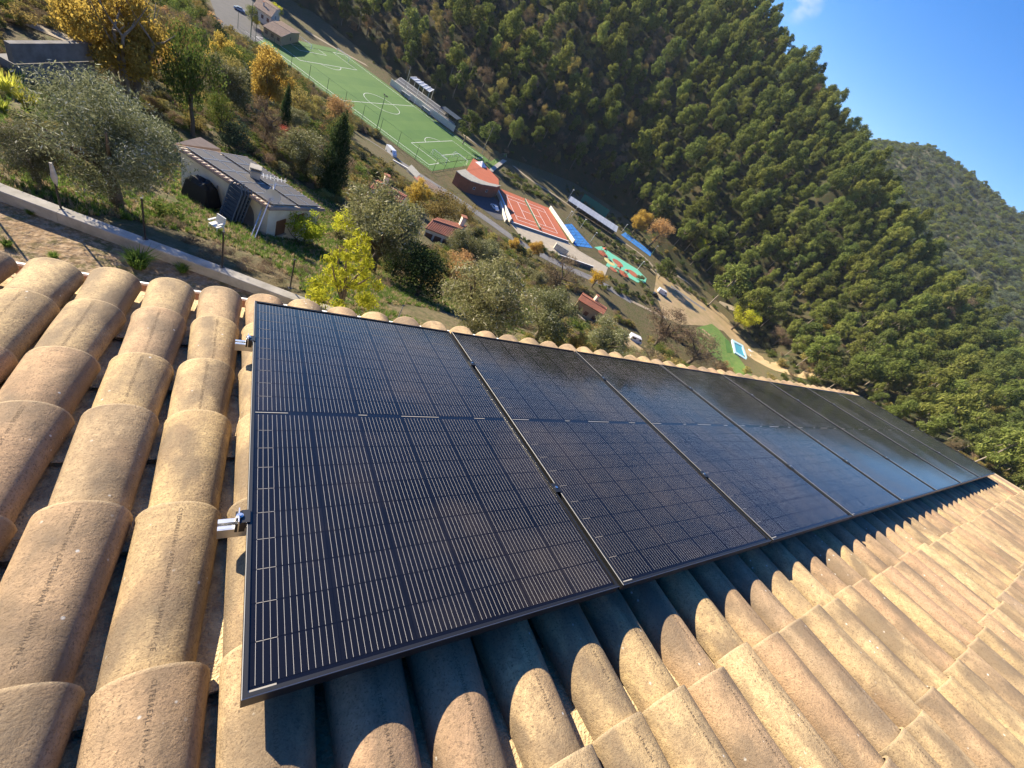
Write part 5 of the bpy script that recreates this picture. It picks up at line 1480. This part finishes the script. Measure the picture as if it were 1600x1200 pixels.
for k, q in enumerate([[(1096, 515), (1098, 514), (1110, 524), (1108, 525)], [(1095, 521), (1098, 520), (1112, 530), (1109, 531)]]):
    drape("bowling_strip", FL(q), MT['lot'], .14, sub=8)
drape("green_mat", FL([(1132, 529), (1139, 533), (1143, 552), (1135, 552)]), MT['turf'], .15, sub=8)
# tennis court
TC = [F(774, 292), F(857, 325), F(888, 377), F(797, 347)]
def bil(a, b): return (TC[0] * (1 - a) + TC[1] * a) * (1 - b) + (TC[3] * (1 - a) + TC[2] * a) * b
ct = drape("tennis_court", [p[:2] for p in TC], MT['clay'], .08, sub=8)
mb = MB(); zc = ZF + .11
for a0, b0, a1, b1 in [(.15, .14, .85, .14), (.15, .86, .85, .86), (.15, .25, .85, .25), (.15, .75, .85, .75), (.15, .14, .15, .86), (.85, .14, .85, .86), (.32, .25, .32, .75), (.68, .25, .68, .75), (.32, .5, .68, .5)]:
    strip(mb, [bil(a0, b0), bil(a1, b1)], .22, zc)
mb.build("court_marking_or_shadow", MT['white'], ct)
tn = thing("tennis_net", "tennis net across the middle of the clay court", "net", tuple(bil(.5, .5)))
a, b = Vector(bil(.5, .08)) - tn.location, Vector(bil(.5, .92)) - tn.location
mb = MB(); mb.bar(a + Vector((0, 0, .5)), b + Vector((0, 0, .5)), .04, .9); mb.build("net", MT['greenmetal'], tn)
mb = MB(); mb.bar(a + Vector((0, 0, 1.0)), b + Vector((0, 0, 1.0)), .08, .1); mb.build("net_band", MT['white'], tn)
for p in (a, b):
    mb = MB(); mb.tube(p, p + Vector((0, 0, 1.1)), .06, n=6); mb.build("post", MT['greenmetal'], tn)
def lowwall(p, q, h, w, lab, m, name="court_wall"):
    P_, Q_ = F(*p), F(*q); o = thing(name, lab, "wall", tuple((P_ + Q_) / 2))
    a, b = Vector(P_) - o.location, Vector(Q_) - o.location
    mb = MB(); mb.bar(a + Vector((0, 0, h / 2 - .2)), b + Vector((0, 0, h / 2 - .2)), w, h + .4); mb.build("wall", m, o)
    mb = MB(); mb.bar(a + Vector((0, 0, h + .04)), b + Vector((0, 0, h + .04)), w + .12, .08); mb.build("coping", MT['white'], o)
lowwall((773, 296), (796, 348), 1.8, .5, "pale wall between the club yard and the clay tennis court", MT['stucco'])
lowwall((780, 318), (789, 347), 1.2, .4, "short pale wall along the club yard", MT['stucco'])
lowwall((858, 326), (895, 380), 1.6, .5, "pale wall at the right end of the clay tennis court", MT['stucco'])
lowwall((798, 349), (887, 379), .8, .4, "low pale wall along the near side of the clay tennis court", MT['concrete'])
lowwall((872, 402), (925, 420), 1.3, .4, "dark wall along the road below the playground paving", MT['greywall'], "road_wall")
for k, (px, py) in enumerate([(776, 296), (800, 345), (842, 362), (885, 375), (857, 327), (815, 309)]):
    p = F(px, py); o = thing("court_post", "thin fence post round the clay tennis court", "post", tuple(p), 0, "posts round the tennis court")
    mb = MB(); mb.tube((0, 0, 0), (0, 0, 3.5), .06, n=6); mb.build("post", MT['greenmetal'], o)
    mb = MB(); mb.box((0, 0, .05), (.4, .4, .1)); mb.build("footing", MT['concrete'], o)
# blue courts
bc = drape("padel_court", FL([(880, 351), (893, 350), (926, 388), (898, 384)]), MT['bluec'], .10, sub=8)
mb = MB()
for k in range(8):
    f = k / 8; P_ = F(880 + 18 * f, 351 + 33 * f); Q_ = F(893 + 33 * f, 350 + 38 * f); strip(mb, [P_, Q_], .25, ZF + .13)
mb.build("court_marking_or_shadow", mat("striped_shadow_blue", (.02, .08, .25), rough=.7), bc)  # dark stripes paint striped shadows onto the blue floor
bc2 = drape("blue_ball_court", FL([(970, 367), (977, 363), (1018, 394), (1016, 401)]), MT['bluec'], .12, sub=8)
mb = MB(); strip(mb, [F(985, 378), F(994, 371)], .3, ZF + .16); strip(mb, [F(973, 365), F(1016, 397)], .2, ZF + .16); mb.build("court_marking_or_shadow", MT['carblue'], bc2)
for k, (px, py, lab) in enumerate([(884, 345, "white court lamp at the upper corner of the blue padel court"), (906, 357, "white court lamp on the far side of the blue padel court"), (922, 378, "white court lamp at the right corner of the blue padel court"), (893, 338, "white court lamp above the tennis court end wall"), (995, 422, "white lamp post beside the turquoise playground"), (971, 363, "lamp post at the left end of the blue ball court"), (1018, 396, "lamp post at the right end of the blue ball court"), (888, 310, "lamp post at the left end of the long sheet roofed shed")]):
    p = F(px, py); o = thing("court_lamp", lab, "lamp post", tuple(p), 0, "lamp posts round the courts")
    mb = MB(); mb.tube((0, 0, 0), (0, 0, 5.5), .09, .06, 6); mb.build("pole", MT['white'], o)
    mb = MB(); mb.box((.3, 0, 5.5), (.9, .35, .18)); mb.build("lamp_head", MT['white'], o)
def cage(quad, h, lab, n=4):
    P_ = [Vector(F(*q)) for q in quad]; c = sum(P_, Vector()) / len(P_); o = thing("court_cage", lab, "fence", tuple(c))
    for i in range(len(P_)):
        a, b = P_[i] - c, P_[(i + 1) % len(P_)] - c
        for k in range(n):
            p = a.lerp(b, k / n); mb = MB(); mb.tube(p, p + Vector((0, 0, h)), .05, n=5); mb.build("post", MT['greenmetal'], o)
        mb = MB()
        for z in (h, h * .5): mb.bar(a + Vector((0, 0, z)), b + Vector((0, 0, z)), .06, .06)
        mb.build("rail", MT['greenmetal'], o)
cage([(880, 351), (893, 350), (926, 388), (898, 384)], 3.5, "green metal cage round the blue padel court")
cage([(970, 367), (977, 363), (1018, 394), (1016, 401)], 3.0, "green metal cage round the narrow blue ball court", 5)
# playground
z6 = lambda pts: [(860 + x / 8, 300 + y / 8) for x, y in pts]
pg = drape("playground", FL(z6([(545, 690), (640, 680), (780, 780), (940, 880), (1090, 970), (1200, 1085), (1185, 1140), (1080, 1130), (960, 1060), (860, 1010), (760, 960), (690, 920), (735, 850), (660, 770)])), MT['turq'], .11, sub=8)
def disc(px, py, r, m, name, z=.15, sy=1):
    c = F(px, py); mb = MB(); n = 24
    mb.add([(c[0] + r * math.cos(6.283 * k / n), c[1] + r * sy * math.sin(6.283 * k / n), ZF + z) for k in range(n)], [tuple(range(n))]); return mb.build(name, m, pg)
for px, py, r in [(965, 411, 3.3), (989, 428, 3.3), (942, 397, 3.0), (974, 428, 3.0), (958, 421, 2.2)]: disc(px, py, r, MT['rubberred'], "red_circle")
disc(952, 409, 3.2, MT['rubberyel'], "yellow_patch", .135)
for k, (px, py) in enumerate([(940, 396), (962, 424), (974, 430)]):
    p = F(px, py); o = thing("play_tower", ["wooden play tower on the upper red circle", "wooden play frame near the lower edge of the playground", "small play frame on the lower red circle"][k], "play tower", tuple(p), .5 * k)
    for x in (-.9, .9):
        for y in (-.9, .9):
            mb = MB(); mb.tube((x, y, 0), (x, y, 2.6), .09, n=5); mb.build("post", MT['rubberred'] if k != 1 else MT['wood'], o)
    mb = MB(); mb.box((0, 0, 1.3), (1.9, 1.9, .12)); mb.build("deck", MT['wood'], o)
    mb = MB(); mb.add([(-1.1, -1.1, 2.6), (1.1, -1.1, 2.6), (1.1, 1.1, 2.6), (-1.1, 1.1, 2.6), (0, 0, 3.5)], [(0, 1, 4), (1, 2, 4), (2, 3, 4), (3, 0, 4), (3, 2, 1, 0)]); mb.build("roof", MT['rubberred'], o)
    mb = MB(); mb.bar((.9, 0, 1.3), (3.2, 0, .2), .5, .06); mb.build("slide", MT['rubberyel'], o)
# long sheet roofed shed, teal screen, container
ls = thing("long_shed", "long shed with pale grey sheet roof at the foot of the wood", "shed", tuple(F(928, 335)))
rq = [Vector(plane(888, 313, ZF + 3.2)), Vector(plane(892, 306, ZF + 4.2)), Vector(plane(966, 354, ZF + 4.2)), Vector(plane(963, 363, ZF + 3.2))]
mb = MB(); mb.prism(rq, (0, 0, -.15)); sobj(mb, "roof", MT['glassroof'], ls, ls)
for k in range(15):
    f = k / 14; mb = MB(); mb.bar(rq[0].lerp(rq[3], f) + Vector((0, 0, .03)), rq[1].lerp(rq[2], f) + Vector((0, 0, .03)), .12, .08); sobj(mb, "roof_rib", MT['grey'], ls, ls)
for a, b in ((rq[0], rq[3]), (rq[1], rq[2])):
    for k in range(9):
        p = a.lerp(b, k / 8); mb = MB(); mb.tube(p + Vector((0, 0, -.15)), (p.x, p.y, ZF), .09, n=5); sobj(mb, "post", MT['grey'], ls, ls)
mb = MB(); mb.bar(Vector((rq[1].x, rq[1].y, ZF + 1.8)), Vector((rq[2].x, rq[2].y, ZF + 1.8)), .1, 3.6); sobj(mb, "back_wall", MT['greywall'], ls, ls)
ts = thing("teal_screen", "teal green windbreak screen behind the long shed", "screen", tuple(F(930, 326)))
a, b = Vector(plane(909, 310, ZF + 2)) - ts.location, Vector(plane(948, 336, ZF + 2)) - ts.location
mb = MB(); mb.bar(Vector((a.x, a.y, 2.6)), Vector((b.x, b.y, 2.6)), .06, 5.0); mb.build("net", mat("teal_net", (.02, .17, .12), rough=.8), ts)
for k in range(6):
    p = a.lerp(b, k / 5); mb = MB(); mb.tube((p.x, p.y, 0), (p.x, p.y, 5.4), .06, n=5); mb.build("post", MT['greenmetal'], ts)
ct_ = thing("container", "long white grey storage container beside the playground paving", "container", tuple(F(875, 393)), 0)
a, b = Vector(F(865, 387)) - ct_.location, Vector(F(884, 399)) - ct_.location
mb = MB(); mb.bar(a + Vector((0, 0, 1.3)), b + Vector((0, 0, 1.3)), 2.4, 2.6); mb.build("body", MT['whitewall'], ct_)
for k in range(7):
    p = a.lerp(b, (k + .5) / 7); mb = MB(); mb.bar(p + Vector((0, 0, 1.35)) - (b - a).cross(up).normalized() * 1.24, p + Vector((0, 0, 1.35)) + (b - a).cross(up).normalized() * 1.24, .1, 2.5); mb.build("rib", MT['grey'], ct_)
mb = MB(); mb.bar(a + Vector((0, 0, 2.65)), b + Vector((0, 0, 2.65)), 2.5, .1); mb.build("roof", MT['greyroof'], ct_)

# ------------------------------------------------------------------ club house
def poly_building(name, label, cat, foot, h, wallm, roofm, ov=.0, rt=.25, z=ZF, windows=0, shutter='shutter', wh=1.2, ww=.9):
    c = sum((Vector((p[0], p[1], 0)) for p in foot), Vector()) / len(foot); o = thing(name, label, cat, (c.x, c.y, z))
    P_ = [Vector((p[0], p[1], 0)) - Vector((c.x, c.y, 0)) for p in foot]
    if sum((P_[i].cross(P_[(i + 1) % len(P_)])).z for i in range(len(P_))) < 0: P_ = P_[::-1]
    mb = MB(); mb.prism([p + Vector((0, 0, -2)) for p in P_], (0, 0, h + 2)); w = mb.build("wall", wallm, o)
    mb = MB(); mb.prism([p * (1 + ov) + Vector((0, 0, h + .003)) for p in P_], (0, 0, rt)); r = mb.build("roof", roofm, o)
    for i in range(len(P_)):
        a, b = P_[i], P_[(i + 1) % len(P_)]; d = (b - a); L_ = d.length; d.normalize(); nrm = Vector((d.y, -d.x, 0))
        for k in range(int(L_ / windows) if windows else 0):
            p = a + d * ((k + .5) * L_ / int(L_ / windows)) + Vector((0, 0, h * .55)); R = Matrix((d, nrm, up)).transposed()
            mb = MB(); mb.box(p, (ww, .1, wh), 0, R); f = mb.build("window", MT['shutter'] if shutter == 'shutter' else MT['white'], o)
            mb = MB(); mb.box(p + nrm * .04, (ww * .8, .06, wh * .85), 0, R); mb.build("pane", MT['window'], f)
            mb = MB(); mb.box(p + nrm * .06 - Vector((0, 0, wh / 2 + .05)), (ww * 1.2, .2, .08), 0, R); mb.build("sill", MT['concrete'], f)
    return o, c, P_
fc = [F(706, 286), F(714, 293), F(728, 301), F(745, 306), F(767, 309)]
bk = [Vector(p) + Vector((S1, S2, 0)) * k for p, k in zip(fc[::-1], (5, 6.5, 7.5, 8, 8))]
club, cc_, cp__ = poly_building("club_house", "red brown curved club house with flat roof between pitch and tennis court", "building", [p[:2] for p in fc] + [p[:2] for p in bk], 5.0, MT['redwall'], MT['greyroof'], .02, .3, windows=5, shutter='w', wh=1.0, ww=1.0)
ft = [Vector(p) + Vector((S1, S2, 0)) * k for p, k in zip((fc[0], fc[1], fc[2], fc[3], fc[4]), (8.4, 8.4, 7.9, 6.9, 5.4))]
bt_ = [Vector(F(774, 290)), Vector(F(755, 270)), Vector(F(735, 258))]
mb = MB(); mb.prism([(p.x, p.y, -1) for p in (q - Vector((cc_.x, cc_.y, 0)) for q in ft + bt_)], (0, 0, 4.2)); mb.build("terrace_block", MT['stucco'], club)
mb = MB(); mb.prism([(p.x, p.y, 3.21) for p in (q - Vector((cc_.x, cc_.y, 0)) for q in ft + bt_)], (0, 0, .12)); mb.build("red_terrace", MT['clay'], club)
tp_ = F(747, 268)
te = thing("white_tent", "white pointed tent beside the club house at the corner of the pitch", "tent", tuple(tp_), .6)
mb = MB(); mb.add([(-3, -3, 2.6), (3, -3, 2.6), (3, 3, 2.6), (-3, 3, 2.6), (0, 0, 5.2)], [(0, 1, 4), (1, 2, 4), (2, 3, 4), (3, 0, 4)]); mb.build("roof", MT['white'], te)
mb = MB(); 
for a, b in (((-3, -3), (3, -3)), ((3, -3), (3, 3)), ((3, 3), (-3, 3)), ((-3, 3), (-3, -3))): mb.bar((a[0], a[1], 2.4), (b[0], b[1], 2.4), .04, .4)
mb.build("valance", MT['white'], te)
for x in (-3, 3):
    for y in (-3, 3):
        mb = MB(); mb.tube((x, y, 0), (x, y, 2.6), .06, n=5); mb.build("leg", MT['grey'], te)

# ------------------------------------------------------------------ tiled houses
def gable_house(name, label, cat, quad, zr, hwall, wallm, roofm, rise=1.3, chim=None, windows=True, pitch=.30, cols=True):
    """quad: roof corners in the picture (near-left, near-right, far-right, far-left) lying at height zr; ridge runs left to right"""
    q = [Vector(plane(x, y, zr)) for x, y in quad]
    c = sum(q, Vector()) / 4; g = float(T(c.x, c.y)); o = thing(name, label, cat, (c.x, c.y, zr - hwall)); off = o.location.copy()
    r0 = (q[0] + q[3]) / 2 + Vector((0, 0, rise)); r1 = (q[1] + q[2]) / 2 + Vector((0, 0, rise))
    k = .93; w = [c + (p - c) * k for p in q]; a0 = c + (r0 - c) * k; a1 = c + (r1 - c) * k
    mb = MB(); V = [Vector((p.x, p.y, zr - hwall - 4)) for p in w] + [Vector((p.x, p.y, zr - .05)) for p in w] + [Vector((a0.x, a0.y, zr + rise - .12)), Vector((a1.x, a1.y, zr + rise - .12))]
    mb.add([v - off for v in V], [(0, 1, 5, 4), (2, 3, 7, 6), (1, 2, 6, 9, 5), (3, 0, 4, 8, 7)]); mb.build("wall", wallm, o)
    for A, B, E, D in ((q[0], q[1], r1, r0), (q[2], q[3], r0, r1)):
        n = (B - A).cross(D - A).normalized(); n = n if n.z > 0 else -n
        mb = MB(); mb.prism([p - off - n * .12 for p in (A, B, E, D)], n * .1); rf_ = mb.build("roof", roofm, o)
        if cols:
            N = max(6, int((B - A).length / pitch)); mb = MB(); dv = (B - A).normalized() * pitch * .36
            for i in range(N):
                f = (i + .5) / N; p0 = A.lerp(B, f) - off; p1 = D.lerp(E, f) - off; V = []
                for p in (p0, p1):
                    for s_, hh in ((-1, -.03), (-.6, .06), (.6, .06), (1, -.03)): V.append(p + dv * s_ + n * hh)
                mb.add(V, [(j, j + 1, j + 5, j + 4) for j in range(3)] + [(0, 4, 5, 1)][:0])
            mb.build("tile_column", roofm, rf_)['kind'] = 'stuff'
    mb = MB(); mb.path([r0 - off + Vector((0, 0, .02)), r1 - off + Vector((0, 0, .02))], [.16, .16], 6); mb.build("ridge", roofm, o)
    if chim:
        p = Vector(plane(*chim, zr + rise * .7)) - off; mb = MB(); mb.box((p.x, p.y, hwall + rise * .6 + .5), (.7, .7, 1.7)); chm = mb.build("chimney", MT['stucco'], o)
        mb = MB(); mb.box((p.x, p.y, hwall + rise * .6 + 1.42), (.95, .95, .12)); mb.build("chimney_cap", MT['rooftile'], chm)
    if windows:
        for A, B, cnt in ((w[0], w[1], 3), (w[1], w[2], 1)):
            d = (B - A).normalized(); nr = Vector((d.y, -d.x, 0))
            if nr.dot(c - A) > 0: nr = -nr
            for i in range(cnt):
                p = A.lerp(B, (i + .5) / cnt) - off; p.z = hwall * .55; R = Matrix((d, nr, up)).transposed()
                mb = MB(); mb.box(p, (1.1, .12, 1.3), 0, R); f = mb.build("window", MT['shutter'], o)
                mb = MB(); mb.box(p - Vector((0, 0, .7)) + nr * .05, (1.3, .2, .08), 0, R); mb.build("sill", MT['concrete'], f)
    return o
def zat(px, py): return float(at(px, py)[2])
z_ = zat(690, 378) + 3.0
gable_house("cottage", "cottage with large red tiled roof below the curved road", "house", [(664, 356), (708, 373), (730, 353), (683, 340)], z_, 3.0, MT['stucco'], MT['rooftile'], .5, (721, 350))
z_ = zat(605, 315) + 3.0
gable_house("cottage", "orange tiled cottage half hidden among trees below the near touchline", "house", [(578, 293), (626, 318), (637, 306), (590, 281)], z_, 3.0, MT['stucco'], MT['rooftile'], .4, (602, 286))
z_ = ZF + 3.2
gable_house("shed", "shed with pale brown tiled roof beside the road below the pitch", "shed", [(660, 285), (682, 309), (698, 302), (668, 281)], z_, 3.0, MT['stucco'], MT['rooftile2'], .3, None, False)
z_ = zat(920, 500) + 5.2
gable_house("small_house", "small ochre house with orange roof and brown shutters above the middle panels", "house", [(903, 468), (943, 492), (949, 481), (911, 457)], z_, 5.2, MT['orangewall'], MT['rooftile'], .5, (930, 468))
z_ = ZF + 3.6
gable_house("goal_end_house", "brown tiled house behind the far goal at the top", "house", [(396, 8), (424, 27), (440, 14), (410, -6)], z_ + 1, 4.6, MT['stucco'], MT['rooftile2'], 1.2, (412, 8))
gable_house("changing_room", "low brown building with stone walls behind the far goal", "building", [(410, 40), (440, 58), (470, 52), (440, 33)], z_, 3.6, MT['orangewall'], MT['rooftile2'], .8, None, True)
poly_building("white_annex", "small white flat roofed annex beside the near touchline road", "building", [p[:2] for p in (F(632, 276), F(646, 290), F(652, 284), F(639, 270))], 3.0, MT['whitewall'], MT['greyroof'], .05, .15, windows=3)
aw = thing("orange_awning", "orange terracotta awning roof beside the white annex", "awning", tuple(F(653, 281)))
q = [Vector(plane(x, y, ZF + 3)) - aw.location for x, y in ((646, 277), (660, 289), (666, 284), (652, 273))]
mb = MB(); mb.prism(q, (0, 0, .12)); mb.build("roof", MT['rooftile'], aw)
for p in q:
    mb = MB(); mb.tube((p.x, p.y, 0), (p.x, p.y, 3), .07, n=5); mb.build("post", MT['wood'], aw)
lowwall((612, 256), (642, 273), 1.6, .4, "long pale garden wall below the near touchline", MT['whitewall'], "garden_wall")
lowwall((600, 262), (640, 292), 1.2, .4, "lower pale terrace wall beside the orange tiled cottage", MT['stucco'], "terrace_wall")
drape("cottage_terrace", [at(*p)[:2] for p in ((902, 492), (908, 487), (932, 505), (926, 512))], MT['pave'], .15, sub=3)
drape("van_track", [at(*p)[:2] for p in ((962, 528), (975, 520), (1015, 552), (1005, 562))], MT['lot'], .12, sub=3)

# ------------------------------------------------------------------ pool, crates, vehicles
pq = [(1142, 532), (1159, 541), (1167, 566), (1146, 553)]
po = thing("swimming_pool", "raised turquoise pool with pale blue rim on the lawn", "pool", tuple(F(1153, 548)))
P_ = [Vector(F(*q)) - po.location for q in pq]; cI = sum(P_, Vector()) / 4; I_ = [cI + (p - cI) * .72 for p in P_]
mb = MB()
V = [(p.x, p.y, 0) for p in P_] + [(p.x, p.y, .9) for p in P_] + [(p.x, p.y, .9) for p in I_] + [(p.x, p.y, .3) for p in I_]
F_ = [];
for i in range(4):
    j = (i + 1) % 4; F_ += [(i, j, 4 + j, 4 + i), (4 + i, 4 + j, 8 + j, 8 + i), (8 + i, 8 + j, 12 + j, 12 + i)]
mb.add(V, F_); mb.build("rim", MT['poolrim'], po)
mb = MB(); mb.add([(p.x, p.y, .62) for p in I_], [(0, 1, 2, 3)]); mb.build("water", MT['pool'], po)
for k, (px, py) in enumerate([(1170, 550), (1175, 553), (1172, 559), (1177, 563), (1174, 568), (1180, 571), (1176, 576), (1183, 578), (1180, 584)]):
    p = F(px, py); dk = k in (3, 5, 8)
    o = thing("plastic_crate", ("dark crate" if dk else "white crate") + [" nearest the upper corner of the pool", " second in the heap right of the pool", " third down the heap right of the pool", " in the middle of the heap right of the pool", " below the middle of the heap right of the pool", " on the outer side of the heap right of the pool", " low in the heap right of the pool", " last but one in the heap right of the pool", " at the lower end of the heap right of the pool"][k], "crate", tuple(p), random.uniform(0, 3), "heap of crates right of the pool")
    m_ = MT['black'] if dk else MT['plastic']
    mb = MB(); mb.box((0, 0, .08), (2.0, 1.5, .12))
    for q in (((0, .72, .6), (2, .08, 1.0)), ((0, -.72, .6), (2, .08, 1.0)), ((.97, 0, .6), (.08, 1.36, 1.0)), ((-.97, 0, .6), (.08, 1.36, 1.0))): mb.box(*q)
    mb.build("box", m_, o)
    mb = MB(); mb.box((0, 0, 1.13), (2.1, 1.6, .08)); mb.build("lid", m_, o)
def vehicle(name, label, cat, P, rz, prof, w, glass, paint, wheels, group=None, wr=.33):
    """prof: side outline (x,z); glass: list of side window outlines"""
    o = thing(name, label, cat, tuple(P), rz, group)
    mb = MB(); mb.prism([(x, -w / 2, z) for x, z in prof], (0, w, 0)); mb.build("body", paint, o)
    for g in glass:
        for s in (-1, 1):
            mb = MB(); mb.prism([(x, s * (w / 2 + .004), z) for x, z in g], (0, s * .012, 0)); mb.build("window", MT['window'], o)
    for x in wheels:
        for s in (-1, 1):
            mb = MB(); mb.tube((x, s * (w / 2 - .17), wr), (x, s * (w / 2 + .03), wr), wr, n=12); wh = mb.build("wheel", MT['tyre'], o)
            mb = MB(); mb.tube((x, s * (w / 2 + .031), wr), (x, s * (w / 2 + .045), wr), wr * .6, n=10); mb.build("rim", MT['grey'], wh)
    return o
car = [(-2.1, .3), (-2.15, .7), (-1.95, 1.0), (-1.3, 1.08), (-.75, 1.48), (.7, 1.5), (1.35, 1.05), (2.0, .92), (2.15, .6), (2.1, .3)]
carg = [[(-1.15, 1.08), (-.7, 1.42), (.0, 1.43), (.0, 1.06)], [(.08, 1.06), (.08, 1.43), (.62, 1.42), (1.1, 1.06)]]
van = [(-2.6, .3), (-2.65, 2.2), (-2.5, 2.35), (1.6, 2.35), (2.1, 1.5), (2.65, 1.2), (2.7, .3)]
vang = [[(.9, 1.4), (.9, 2.05), (1.55, 2.05), (1.9, 1.4)]]
def heading(p, q, z=ZF):
    a, b = F(*p, z), F(*q, z); return math.atan2(b[1] - a[1], b[0] - a[0])
c1 = vehicle("parked_car", "pale blue car parked on the asphalt at the top left", "car", F(374, 17), heading((364, 10), (386, 21)), car, 1.75, carg, MT['carblue'], (-1.3, 1.35))
mb = MB(); mb.bar((1.0, 0, 1.27), (.74, 0, 1.47), 1.5, .02); mb.build("windscreen", MT['window'], c1)
vehicle("white_van", "white van parked at the roadside beside the near touchline", "van", F(610, 241), heading((604, 233), (615, 245)), van, 1.9, vang, MT['carwhite'], (-1.6, 1.7))
p_ = at(990, 533); vehicle("white_van", "white camper van with dark front parked on the track above the eave", "van", p_, heading((979, 527), (1003, 538), p_[2]), van, 2.0, vang + [[(-2.2, 1.4), (-2.2, 2.0), (-.6, 2.0), (-.6, 1.4)]], MT['carwhite'], (-1.6, 1.7))
vehicle("white_pickup", "white van standing on the dry dirt lot", "van", F(1033, 459), heading((1026, 454), (1041, 463)), van, 2.0, vang, MT['carwhite'], (-1.6, 1.7))
vehicle("dark_car", "dark car standing on the dry dirt lot left of the white van", "car", F(1022, 462), heading((1014, 457), (1030, 467)), car, 1.8, carg, MT['carblack'], (-1.3, 1.35))
vehicle("dark_car", "dark car at the lower left edge of the dry dirt lot", "car", F(1027, 487), heading((1020, 481), (1033, 493)), car, 1.8, carg, MT['carblack'], (-1.3, 1.35))
vehicle("white_car", "white car parked in the club yard beside the tennis court", "car", F(772, 326), heading((768, 322), (778, 333)), car, 1.75, carg, MT['carwhite'], (-1.3, 1.35))
# hedges on the bank between tennis court and wood, and along the dirt lot
hg = []
for a, b, n in (((788, 268), (880, 325), 30), ((790, 280), (870, 322), 24), ((800, 290), (862, 318), 14), ((900, 340), (960, 385), 22), ((905, 350), (1000, 412), 24), ((940, 382), (1010, 420), 16), ((1040, 432), (1120, 486), 26), ((882, 294), (1045, 408), 44), ((893, 296), (1055, 408), 40), ((955, 372), (1022, 424), 16), ((998, 436), (1022, 476), 10), ((950, 436), (1018, 476), 18), ((935, 446), (985, 466), 12), ((1045, 522), (1100, 556), 16), ((1060, 516), (1090, 536), 10), ((1160, 520), (1240, 600), 26), ((1172, 530), (1230, 585), 18), ((800, 366), (870, 404), 12)):
    for k in range(n):
        f = (k + random.uniform(-.4, .4)) / n; p = F(a[0] + (b[0] - a[0]) * f + random.uniform(-3, 3), a[1] + (b[1] - a[1]) * f + random.uniform(-3, 3)); hg.append((p[0], p[1], ZF - .1))
scatter("hedge_planting", hg, r3.uniform(2.2, 4.2, len(hg)), U['shrub_green'][:2] + U['shrub_dark'][:1] + U['shrub_olive'][:1], hr=(.6, .9))

# ------------------------------------------------------------------ haze
zlo, zhi = -140.0, 330.0
mb = MB(); mb.box((0, 0, (zlo + zhi) / 2), (9400, 9400, zhi - zlo))
hm = bpy.data.materials.new("haze"); hm.use_nodes = True; nt = hm.node_tree
for n in list(nt.nodes): nt.nodes.remove(n)
ho = nd(nt, "ShaderNodeOutputMaterial"); hv = nd(nt, "ShaderNodeVolumePrincipled")
hv.inputs['Color'].default_value = (.80, .88, 1.0, 1); hv.inputs['Density'].default_value = .00005; hv.inputs['Anisotropy'].default_value = 0.0
nt.links.new(hv.outputs[0], ho.inputs['Volume'])
hz = mb.build("haze", hm, None); hz['kind'] = 'stuff'
